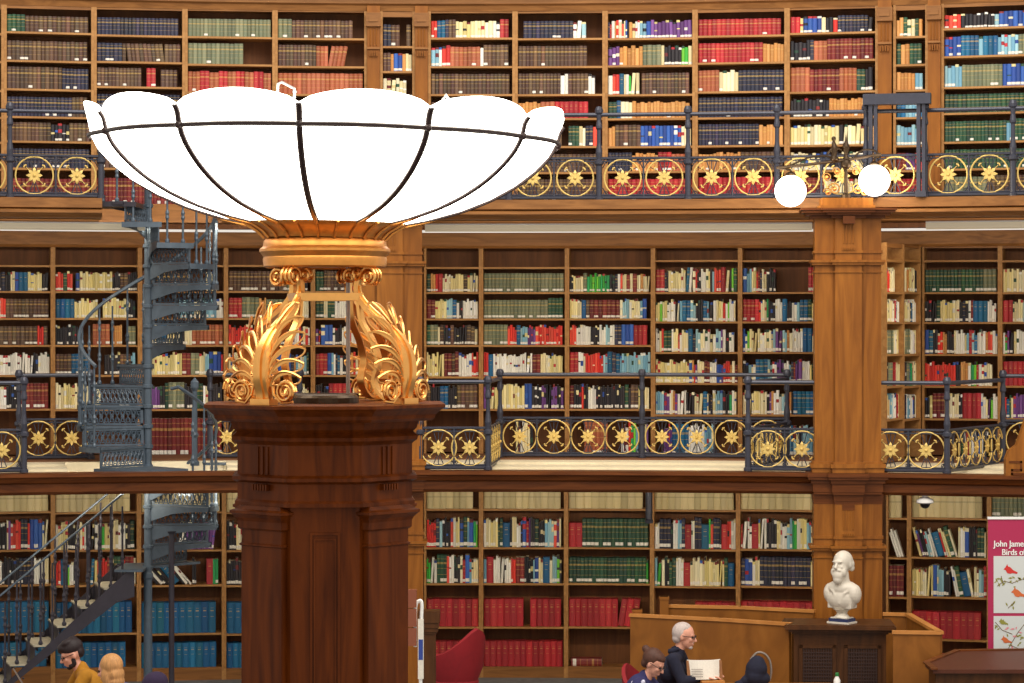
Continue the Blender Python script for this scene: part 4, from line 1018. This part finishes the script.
def bird(cx_, cy_, sc, mt, flip=1):
    pts = [(-9, -1), (-6, -4), (-4, -8), (-3, -5), (0, -4), (4, 0), (10, 3), (9, 5), (3, 4), (0, 5), (-4, 4), (-6, 0)]
    printed([P2(cx_+flip*a*sc, cy_+b*sc) for a, b in pts], -.011, mt, r, 'printed_bird')
bird(1010, 570, .75, mred); bird(1018, 593, .8, mor); bird(1003, 622, .5, mgr); bird(1006, 640, .6, mor)
rng = random.Random(9)
m = MB()
def twig(pts): m.tube([(xx(a), -.009, zc(b)) for a, b in pts], .0035, 4)
twig([(997, 586), (1004, 581), (1012, 583), (1022, 579), (1034, 581)]); twig([(1003, 583), (1001, 576)]); twig([(1008, 608), (1014, 602)]); twig([(1003, 658), (1010, 645), (1018, 632), (1026, 622)]); twig([(995, 622), (1002, 630), (1012, 634)])
twig([(1010, 645), (1022, 650), (1030, 640)]); m.build('printed_twigs', mbr, r)
m1 = MB(); m2 = MB()
for cx_, cy_, n_, sp, mm in ((1002, 582, 9, 7, m1), (1018, 582, 9, 8, m1), (1011, 605, 4, 5, m1), (1002, 625, 7, 7, m1), (1016, 640, 8, 9, m1), (1014, 632, 6, 8, m2), (1008, 650, 3, 5, m2)):
    for _ in range(n_):
        a = cx_+rng.uniform(-sp, sp); b = cy_+rng.uniform(-sp*.6, sp*.6); an = rng.uniform(0, 6.28); l = rng.uniform(1.6, 2.6)
        ca, sa = math.cos(an), math.sin(an)
        mm.add([(xx(a-l*ca), -.0105, zc(b-l*sa)), (xx(a+l*.4*sa), -.0105, zc(b-l*.4*ca)), (xx(a+l*ca), -.0105, zc(b+l*sa)), (xx(a-l*.4*sa), -.0105, zc(b+l*.4*ca))], [(0, 1, 2, 3)])
m1.build('printed_leaves', mgr, r); m2.build('printed_blossom', mpk, r)
def lettering(txt, px_, py_, size, par, mt):
    c = bpy.data.curves.new('lettering_curve', 'FONT'); c.body = txt; c.size = size; c.extrude = .0015; c.offset = 0; c.materials.append(mt)
    t = bpy.data.objects.new('lettering_curve', c); COL.objects.link(t); dg = bpy.context.evaluated_depsgraph_get(); me = bpy.data.meshes.new_from_object(t.evaluated_get(dg))
    V = [v.co.copy() for v in me.vertices]; Fc = [tuple(p.vertices) for p in me.polygons]; b = MB()
    for q, (ox, oz) in enumerate(((0, 0), (.0025, 0), (-.0025, 0))): b.add([v+Vector((ox, oz, q*.0012)) for v in V], Fc)
    me = raw(b, 'lettering', mt)
    bpy.data.objects.remove(t); o = bpy.data.objects.new('lettering', me); COL.objects.link(o); o.parent = par; o.location = (xx(px_), -.009, zc(py_)); o.rotation_euler = (PI/2, 0, 0); o.scale = (.86, 1, 1); return o
lettering('John James', 993.5, 546.5, .086, r, M['white']); lettering('Birds of', 1001.5, 555, .086, r, M['white'])

# security dome under the soffit
r = thing('dome_camera', (X(925, 26.3), 26.3, 2.27), 'small white dome camera hanging below the gallery right of the column', 'camera')
m = MB(); m.lathe([(.025, .129), (.03, .09), (.085, .06), (.09, .03), (.07, .02)], 18); m.build('housing', M['white'], r, True)
m = MB(); m.ball((0, 0, .022), (.055, .055, .055), 14); m.build('dome', M['black'], r, True)
# downpipe-like dark post beneath the gallery
r = thing('iron_hanger', (X(649, 29.4), 29.4, 2.0), 'short dark iron stanchion between buff volumes under the gallery', 'stanchion')
m = MB(); m.lathe([(.045, -.15), (.05, -.12), (.04, -.1), (.04, .3), (.06, .33), (.06, .399)], 12); m.build('shaft', M['iron'], r)
# carved wooden scroll end in the lower right of the middle gallery
gd = 25.9
r = thing('carved_bracket', (X(1006, gd), gd, Zp(481, gd)), 'carved golden wooden bracket with key pattern at right edge', 'bracket')
k_ = gd/F; poly = [(0, 0), (60, 0), (60, 70), (20, 62), (16, 50), (11, 36), (3, 30), (0, 22)]
m = MB(); m.add([(a*k_, y, b*k_) for y in (0, .12) for a, b in poly], [tuple(range(8)), tuple(range(8, 16))[::-1]]+[(i, (i+1) % 8, (i+1) % 8+8, i+8) for i in range(8)]); m.build('body', M['column'], r)
m = MB()
for x0, x1, z0, z1 in ((3, 16, 18, 20), (14, 16, 10, 20), (5, 16, 10, 12), (5, 7, 6, 12), (5, 24, 6, 8)): m.box(x0*k_, x1*k_, -.008, .002, z0*k_, z1*k_)
m.build('key_pattern', M['cornice'], r)

# ================================================================ chairs
def tub_chair(px_, d_, rz, label, zs=1.):
    r = thing('tub_chair', (X(px_, d_), d_, 0), label, 'chair', rz, 'red tub chairs'); r.scale = (1, 1, zs)
    m = MB(); n = 16; vs = []
    for i in range(n+1):
        a = math.radians(-20+220*i/n); top = .92-.24*abs(math.cos(a))**1.5
        for rr, z in ((.24, .40), (.31, .55), (.335, top), (.30, top+.012), (.275, .56), (.20, .44)):
            vs.append((rr*math.cos(a), rr*math.sin(a), z))
    fs = []
    for i in range(n):
        for k in range(6): k2 = (k+1) % 6; fs.append((i*6+k, i*6+k2, i*6+6+k2, i*6+6+k))
    fs += [(0, 1, 2, 3, 4, 5), tuple(n*6+k for k in (5, 4, 3, 2, 1, 0))]
    m.add(vs, fs); m.build('shell', M['red'], r, True)
    m = MB(); m.lathe([(.02, .38), (.24, .38), (.27, .42), (.25, .46), (.02, .47)], 20); m.build('seat', M['red'], r, True)
    m = MB(); m.lathe([(.03, .05), (.03, .38)], 10); m.build('stem', M['steel'], r)
    m = MB()
    for k in range(4): m.T = Matrix.Rotation(PI/2*k, 4, 'Z'); m.box(0, .28, -.02, .02, .0, .04)
    m.build('base', M['steel'], r); return r
tub_chair(453, 26.2, math.radians(-128), 'empty red tub chair right of the end post', 1.12)
# ================================================================ readers
FAB = {n: mat(n+'_cloth', c, .9, noise=.2, nscale=(12, 12, 12)) for n, c in dict(mustard=(176, 120, 24), navy=(24, 26, 48), floral=(46, 44, 92), purple=(96, 84, 150), plum=(44, 28, 60), denim=(50, 58, 84), charcoal=(34, 32, 38)).items()}
HAIR = {n: mat(n+'_hair', c, .65, noise=.35, nscale=(60, 60, 10)) for n, c in dict(dark=(34, 18, 22), brown=(84, 48, 34), grey=(206, 190, 184), blonde=(206, 150, 92)).items()}
M['lens_frame'] = mat('spectacle_frame', (24, 20, 28), .3)
M['print'] = mat('white_floral_print', (206, 206, 226), .8)
M['eye'] = mat('eye_dark', (40, 28, 24), .2)
def hand(m, w, dirv, palm_up, side, curl=.5):
    """palm and five fingers grown into the same surface; w wrist, dirv towards the fingers, side +1 left hand"""
    f = Vector(dirv).normalized(); u = Vector(palm_up).normalized(); u = (u-f*u.dot(f)).normalized(); s = f.cross(u)*side
    w = Vector(w)
    for t in (0, .25, .5, .75, 1):
        for q in (-.028, -.01, .01, .028): m.ball(w+f*(.015+.07*t)+s*q*(.7+.3*t), .0125, 8)
    L = {-.031: (.066, .0078), -.0105: (.078, .0083), .0105: (.074, .0082), .031: (.058, .0074)}
    for q, (ln, r_) in L.items():
        b0 = w+f*.09+s*q; a1 = curl*.6; a2 = curl*1.5
        d1 = (f*math.cos(a1)-u*math.sin(a1)+s*q*2.2).normalized(); d2 = (f*math.cos(a2)-u*math.sin(a2)+s*q*1.2).normalized()
        m.limb([b0-f*.01, b0+d1*ln*.5, b0+d1*ln*.5+d2*ln*.5], [r_*1.08, r_, r_*.85], 7)
    t0 = w+f*.025-s*.032
    m.limb([t0, t0+f*.025-s*.03-u*.008, t0+f*.055-s*.036-u*.018], [.012, .0095, .0085], 7)
def head(m, T, female=False):
    o = m.T; m.T = T          # head frame: +x forward, z up, origin at the centre of the skull
    m.ball((-.012, 0, .018), (.094, .074, .088), 22); m.ball((.026, 0, -.04), (.062, .056, .07), 16); m.ball((.05, 0, -.088), (.032, .034, .022), 10)
    m.ball((.072, 0, .018), (.014, .05, .014), 8)
    m.limb([(.082, 0, .008), (.107, 0, -.028)], [.009, .0125], 8); m.ball((.098, 0, -.033), (.010, .017, .008), 8)
    m.ball((.088, 0, -.058), (.009, .022, .006), 8); m.ball((.085, 0, -.069), (.009, .019, .006), 8)
    for sy in (-1, 1):
        m.ball((.06, sy*.034, -.025), (.022, .02, .022), 8); m.ball((-.006, sy*.074, -.012), (.018, .009, .03), 8)
    m.T = o
def glasses(T, par):
    m = MB(); m.T = T
    for sy in (-1, 1):
        m.tube([(.094+.004*math.cos(a)*0, sy*.032+.024*math.cos(a), .0+.017*math.sin(a)) for a in [2*PI*k/14 for k in range(14)]], .0026, 5, closed=True)
        m.tube([(.094, sy*.056, .004), (.06, sy*.074, .006), (-.01, sy*.080, .004)], .0026, 5)
    m.tube([(.095, -.008, .003), (.098, 0, .006), (.095, .008, .003)], .0024, 5); return m.build('glasses', M['lens_frame'], par)
def person(px_, d_, rz, label, neck, hd, pitch, yaw, cloth, handL, handR, trousers='denim', scale=1.):
    """local frame: +x forward, z up, hips on the seat; neck/hd are the neck base and skull centre; hands: wrist, direction"""
    r = thing('person', (X(px_, d_), d_, 0), label, 'person', rz)
    neck = Vector(neck); hd = Vector(hd); hip = Vector((0, 0, .50)); ch = hip.lerp(neck, .62)+Vector((-.03, 0, 0))
    T = Matrix.Translation(hd) @ Matrix.Rotation(yaw, 4, 'Z') @ Matrix.Rotation(pitch, 4, 'Y') @ Matrix.Scale(1.09, 4)
    def arms(m, g, cuff, hands):
        for sy, (w, dv) in ((1, handL), (-1, handR)):
            sh = neck+Vector((-.02, sy*.165*scale, -.07)); w = Vector(w); el = (sh+w)/2+Vector((-.05, sy*.07, -.12))
            m.limb([sh, el], [.05*scale+g, .04*scale+g]); e = el.lerp(w, cuff); m.limb([el, e], [.038*scale+g, (.026 if cuff > .9 else .03)+g])
            if hands: hand(m, w, dv, (0, 0, 1), sy)
    m = MB()
    m.limb([hip, ch], [.115, .12], 14); m.ball(ch, (.10, .15*scale, .14), 16); m.limb([neck+Vector((-.01, -.12*scale, -.07)), neck+Vector((-.01, .12*scale, -.07))], [.05, .05], 12)
    m.limb([neck+Vector((-.01, 0, -.06)), hd+Vector((-.03, 0, -.07))], [.056, .048], 12); head(m, T); arms(m, 0, 1., True)
    for sy in (-1, 1): m.limb([(0, sy*.09, .49), (.42, sy*.11, .50), (.40, sy*.11, .10)], [.08, .058, .04], 12); m.limb([(.39, sy*.11, .05), (.55, sy*.12, .04)], [.035, .03], 8)
    body = m.build('body', M['skin'], r); remesh(body, .0075, 3)
    m = MB(); m.limb([hip, ch], [.135, .14], 16); m.ball(ch, (.125, .175*scale, .155), 18); m.limb([neck+Vector((-.015, -.14*scale, -.075)), neck+Vector((-.015, .14*scale, -.075))], [.065, .065], 14)
    m.limb([neck+Vector((-.012, 0, -.05)), neck+Vector((-.0, 0, -.01))], [.075, .064], 14); arms(m, .013, .93, False)
    top = m.build('top', FAB[cloth], r); remesh(top, .011, 4)
    m = MB()
    m.ball((0, 0, .5), (.14, .165, .11), 14)
    for sy in (-1, 1): m.limb([(0, sy*.09, .49), (.42, sy*.11, .50), (.40, sy*.11, .13)], [.096, .072, .055], 12)
    remesh(m.build('trousers', FAB[trousers], r), .014, 4)
    for sy in (-1, 1):
        m = MB(); m.limb([(.37, sy*.11, .055), (.50, sy*.115, .045), (.58, sy*.12, .038)], [.05, .044, .034], 12); remesh(m.build('shoe', M['black'], r), .012, 2)
    m = MB(); m.T = T
    for sy in (-1, 1): m.ball((.078, sy*.031, .0), .0095, 8)
    m.build('eyes', M['eye'], body)
    return r, body, T, top
def hairmesh(T, balls, mt, par, name='hair', vox=.008):
    m = MB(); m.T = T
    for b in balls: m.ball(*b)
    return remesh(m.build(name, mt, par), vox, 2)
# white-haired man reading, facing right
K = 24.3
r, b, T, tp = person(669, K, math.radians(-14), 'older man with white hair and glasses in dark navy jacket, reading', (.09, 0, 1.035), (.15, 0, 1.175), .18, 0, 'navy', ((.36, .10, .80), (1, -.2, .1)), ((.36, -.10, .80), (1, .2, .1)), 'charcoal', 1.05)
hairmesh(T, [((-.035, 0, .022), (.082, .080, .088), 18), ((-.02, 0, .06), (.075, .07, .055), 14), ((-.055, 0, -.035), (.05, .07, .05), 12)], HAIR['grey'], b)
hairmesh(T, [((.066, 0, -.092), (.026, .03, .02), 10), ((.088, 0, -.048), (.008, .024, .005), 8)], HAIR['grey'], b, 'beard', .006)
glasses(T, b)
m = MB(); m.T = Matrix.Identity(4); m.limb([(.03, -.085, 1.03), (.09, -.06, 1.05), (.12, 0, 1.03), (.09, .06, 1.05), (.03, .085, 1.03)], [.03, .024, .02, .024, .03], 10); remesh(m.build('collar', FAB['navy'], tp), .01, 2)
# woman leaning over, facing right
r, b, T, tp = person(639, 23.75, math.radians(-24), 'woman with brown hair in a bun, glasses and patterned navy top', (.06, 0, .87), (.15, 0, .99), .55, 0, 'floral', ((.40, .10, .76), (1, -.1, 0)), ((.40, -.10, .76), (1, .1, 0)), 'denim', .92)
hairmesh(T, [((-.03, 0, .03), (.092, .083, .09), 18), ((-.01, 0, .062), (.088, .072, .05), 14), ((-.06, 0, -.03), (.045, .066, .055), 12), ((-.125, 0, .06), (.034, .034, .034), 12)], HAIR['brown'], b)
glasses(T, b)
rng = random.Random(4); m = MB()
for k in range(16):
    a = rng.uniform(-2.2, .6); z = rng.uniform(.70, .86); p = Vector((.06+.0*a, 0, z))+Vector((.125*math.sin(a)*1.0, -.185*abs(math.cos(a)), 0)); m.ball(p, rng.uniform(.012, .022), 6)
m.build('floral_print', M['print'], tp)
# man at the laptop, facing left
r, b, T, tp = person(93, 23.5, math.radians(180+16), 'dark-haired bearded man in a mustard sweater leaning over a laptop', (.11, 0, .985), (.195, 0, 1.105), .42, 0, 'mustard', ((.42, .09, .79), (1, -.15, 0)), ((.42, -.09, .79), (1, .15, 0)), 'charcoal', 1.02)
hairmesh(T, [((-.02, 0, .052), (.098, .084, .080), 18), ((.045, 0, .078), (.05, .06, .042), 14), ((-.06, 0, .0), (.052, .07, .065), 12), ((.0, .03, .108), (.06, .045, .03), 10), ((-.05, -.02, .10), (.05, .05, .035), 10), ((.07, -.02, .06), (.03, .045, .03), 8), ((-.09, .01, .05), (.03, .05, .05), 8)], HAIR['dark'], b)
hairmesh(T, [((.012, .052, -.055), (.022, .010, .045), 8), ((.012, -.052, -.055), (.022, .010, .045), 8), ((.034, .034, -.085), (.036, .02, .024), 10), ((.034, -.034, -.085), (.036, .02, .024), 10), ((.058, 0, -.098), (.03, .034, .022), 12), ((.092, 0, -.050), (.007, .024, .005), 8)], HAIR['dark'], b, 'beard', .006)
glasses(T, b)
# blonde reader, seen from behind and side
r, b, T, tp = person(121, 22.6, math.radians(180-22), 'blonde reader with chin-length hair and lilac top at lower left', (.07, 0, .95), (.12, 0, 1.07), .25, 0, 'purple', ((.38, .09, .80), (1, -.15, 0)), ((.38, -.09, .80), (1, .15, 0)), 'denim', .92)
hairmesh(T, [((-.03, 0, .03), (.098, .088, .096), 18), ((-.055, 0, -.05), (.062, .085, .075), 14), ((-.05, 0, -.11), (.055, .082, .05), 14), ((.005, .068, -.06), (.045, .024, .08), 10), ((.005, -.068, -.06), (.045, .024, .08), 10)], HAIR['blonde'], b)
# reader in a plum knitted hat
r, b, T, tp = person(160, 22.0, math.radians(180), 'reader in a plum knitted hat, just visible at bottom left', (.02, 0, .83), (.05, 0, .985), .3, 0, 'plum', ((.34, .09, .78), (1, -.15, 0)), ((.34, -.09, .78), (1, .15, 0)), 'charcoal', .95)
hairmesh(T, [((-.02, 0, .045), (.108, .096, .09), 18), ((-.05, 0, .0), (.075, .088, .06), 12)], FAB['plum'], b, 'knitted_hat')
tub_chair(657, 24.0, math.radians(90-24), 'red tub chair under the woman in patterned navy')
tub_chair(662, 24.4, math.radians(90-14), 'red tub chair under the white-haired man', .8)
tub_chair(97, 23.45, math.radians(-90+16), 'red tub chair under the man in mustard', .85)
tub_chair(125, 22.6, math.radians(-90-22), 'red tub chair under the blonde reader', .8)
tub_chair(164, 22.0, math.radians(-90), 'red tub chair under the reader in plum hat', .85)
# things on the tables
td = 24.05
r = thing('open_book', (X(706, td), td, .70), 'open book with pale pages propped up before the older man', 'book', math.radians(8))
for s_, nm in ((-1, 'page_block'), (1, 'page_block')):
    m = MB(); vs = []; n = 7
    for i in range(n+1):
        t = i/n; x = s_*t*.16; y = -.02*math.sin(PI*t)*1.0+.05*t
        vs += [(x, y, .085), (x, y+.05, .26), (x, y+.018, .085), (x, y+.068, .26)]
    fs = []
    for i in range(n): a_ = 4*i; b_ = 4*i+4; fs += [(a_, b_, b_+1, a_+1), (a_+2, a_+3, b_+3, b_+2), (a_+1, b_+1, b_+3, a_+3), (a_, a_+2, b_+2, b_)]
    fs += [(0, 1, 3, 2), (4*n, 4*n+2, 4*n+3, 4*n+1)]
    m.add(vs, fs); m.build(nm, M['paper'], r)
m = MB(); m.add([(-.17, .03, .075), (.17, .03, .075), (.17, .05, .07), (-.17, .05, .07), (-.17, .09, .255), (.17, .09, .255), (.17, .11, .25), (-.17, .11, .25)], [(0, 3, 2, 1), (4, 5, 6, 7), (0, 1, 5, 4), (1, 2, 6, 5), (2, 3, 7, 6), (3, 0, 4, 7)])
m.build('cover', M['oak'], r)
m = MB(); m.prism([(-.05, -.06), (.17, -.06), (.17, .12), (-.05, .12)], 0, .075); m.build('book_rest', M['bench_edge'], r)
m = MB()
for k in range(4): m.add([(-.135, .0-.03+.0495*((k*.022+.1)/.17)+.012, .11+k*.022), (-.03, -.03+.0495*((k*.022+.1)/.17)-.012, .11+k*.022), (-.03, -.03+.0495*((k*.022+.1)/.17)-.009, .117+k*.022), (-.135, -.03+.0495*((k*.022+.1)/.17)+.015, .117+k*.022)], [(0, 1, 2, 3)])
m.build('printed_lines', M['steel'], r)
bk = 24.15
r = thing('backpack', (X(757, bk), bk, .70), 'dark navy backpack with a grey looped handle on the table', 'bag')
m = MB(); m.limb([(-.02, 0, .09), (-.005, 0, .17), (.0, 0, .22)], [.10, .105, .08], 14); m.ball((-.0, 0, .08), (.13, .09, .08), 14); m.ball((-.02, -.05, .10), (.08, .06, .08), 10); m.ball((-.15, -.0, .035), (.07, .05, .03), 10); m.ball((-.10, 0, .06), (.06, .06, .05), 10)
remesh(m.build('body', FAB['navy'], r), .01, 3)
m = MB(); m.tube(spline([(-.06, 0, .26), (-.0, 0, .325), (.07, 0, .315), (.12, 0, .25), (.135, 0, .15), (.12, 0, .06)], 6), .011, 7); m.build('handle', M['steel'], r, True)
bt = 23.9
r = thing('water_bottle', (X(837, bt), bt, .70), 'small white bottle with a green cap standing before the cabinet', 'bottle')
MB().lathe([(.028, 0), (.032, .01), (.032, .10), (.015, .135), (.015, .14)], 14).build('body', M['white'], r, True)
MB().lathe([(.018, .138), (.018, .165), (.012, .17)], 12).build('cap', mat('green_cap', (40, 120, 60), .4), r)
lt = 23.4
r = thing('laptop', (X(50, lt), lt, .76), 'grey laptop open in front of the man in mustard', 'laptop', math.radians(196))
MB().box(-.02, .21, -.16, .16, 0, .018).build('keyboard_deck', M['steel'], r)
m = MB(); m.T = Matrix.Translation((.21, 0, .018)) @ Matrix.Rotation(math.radians(30), 4, 'Y'); m.box(-.006, .006, -.16, .16, 0, .22); m.build('lid', M['steel'], r)
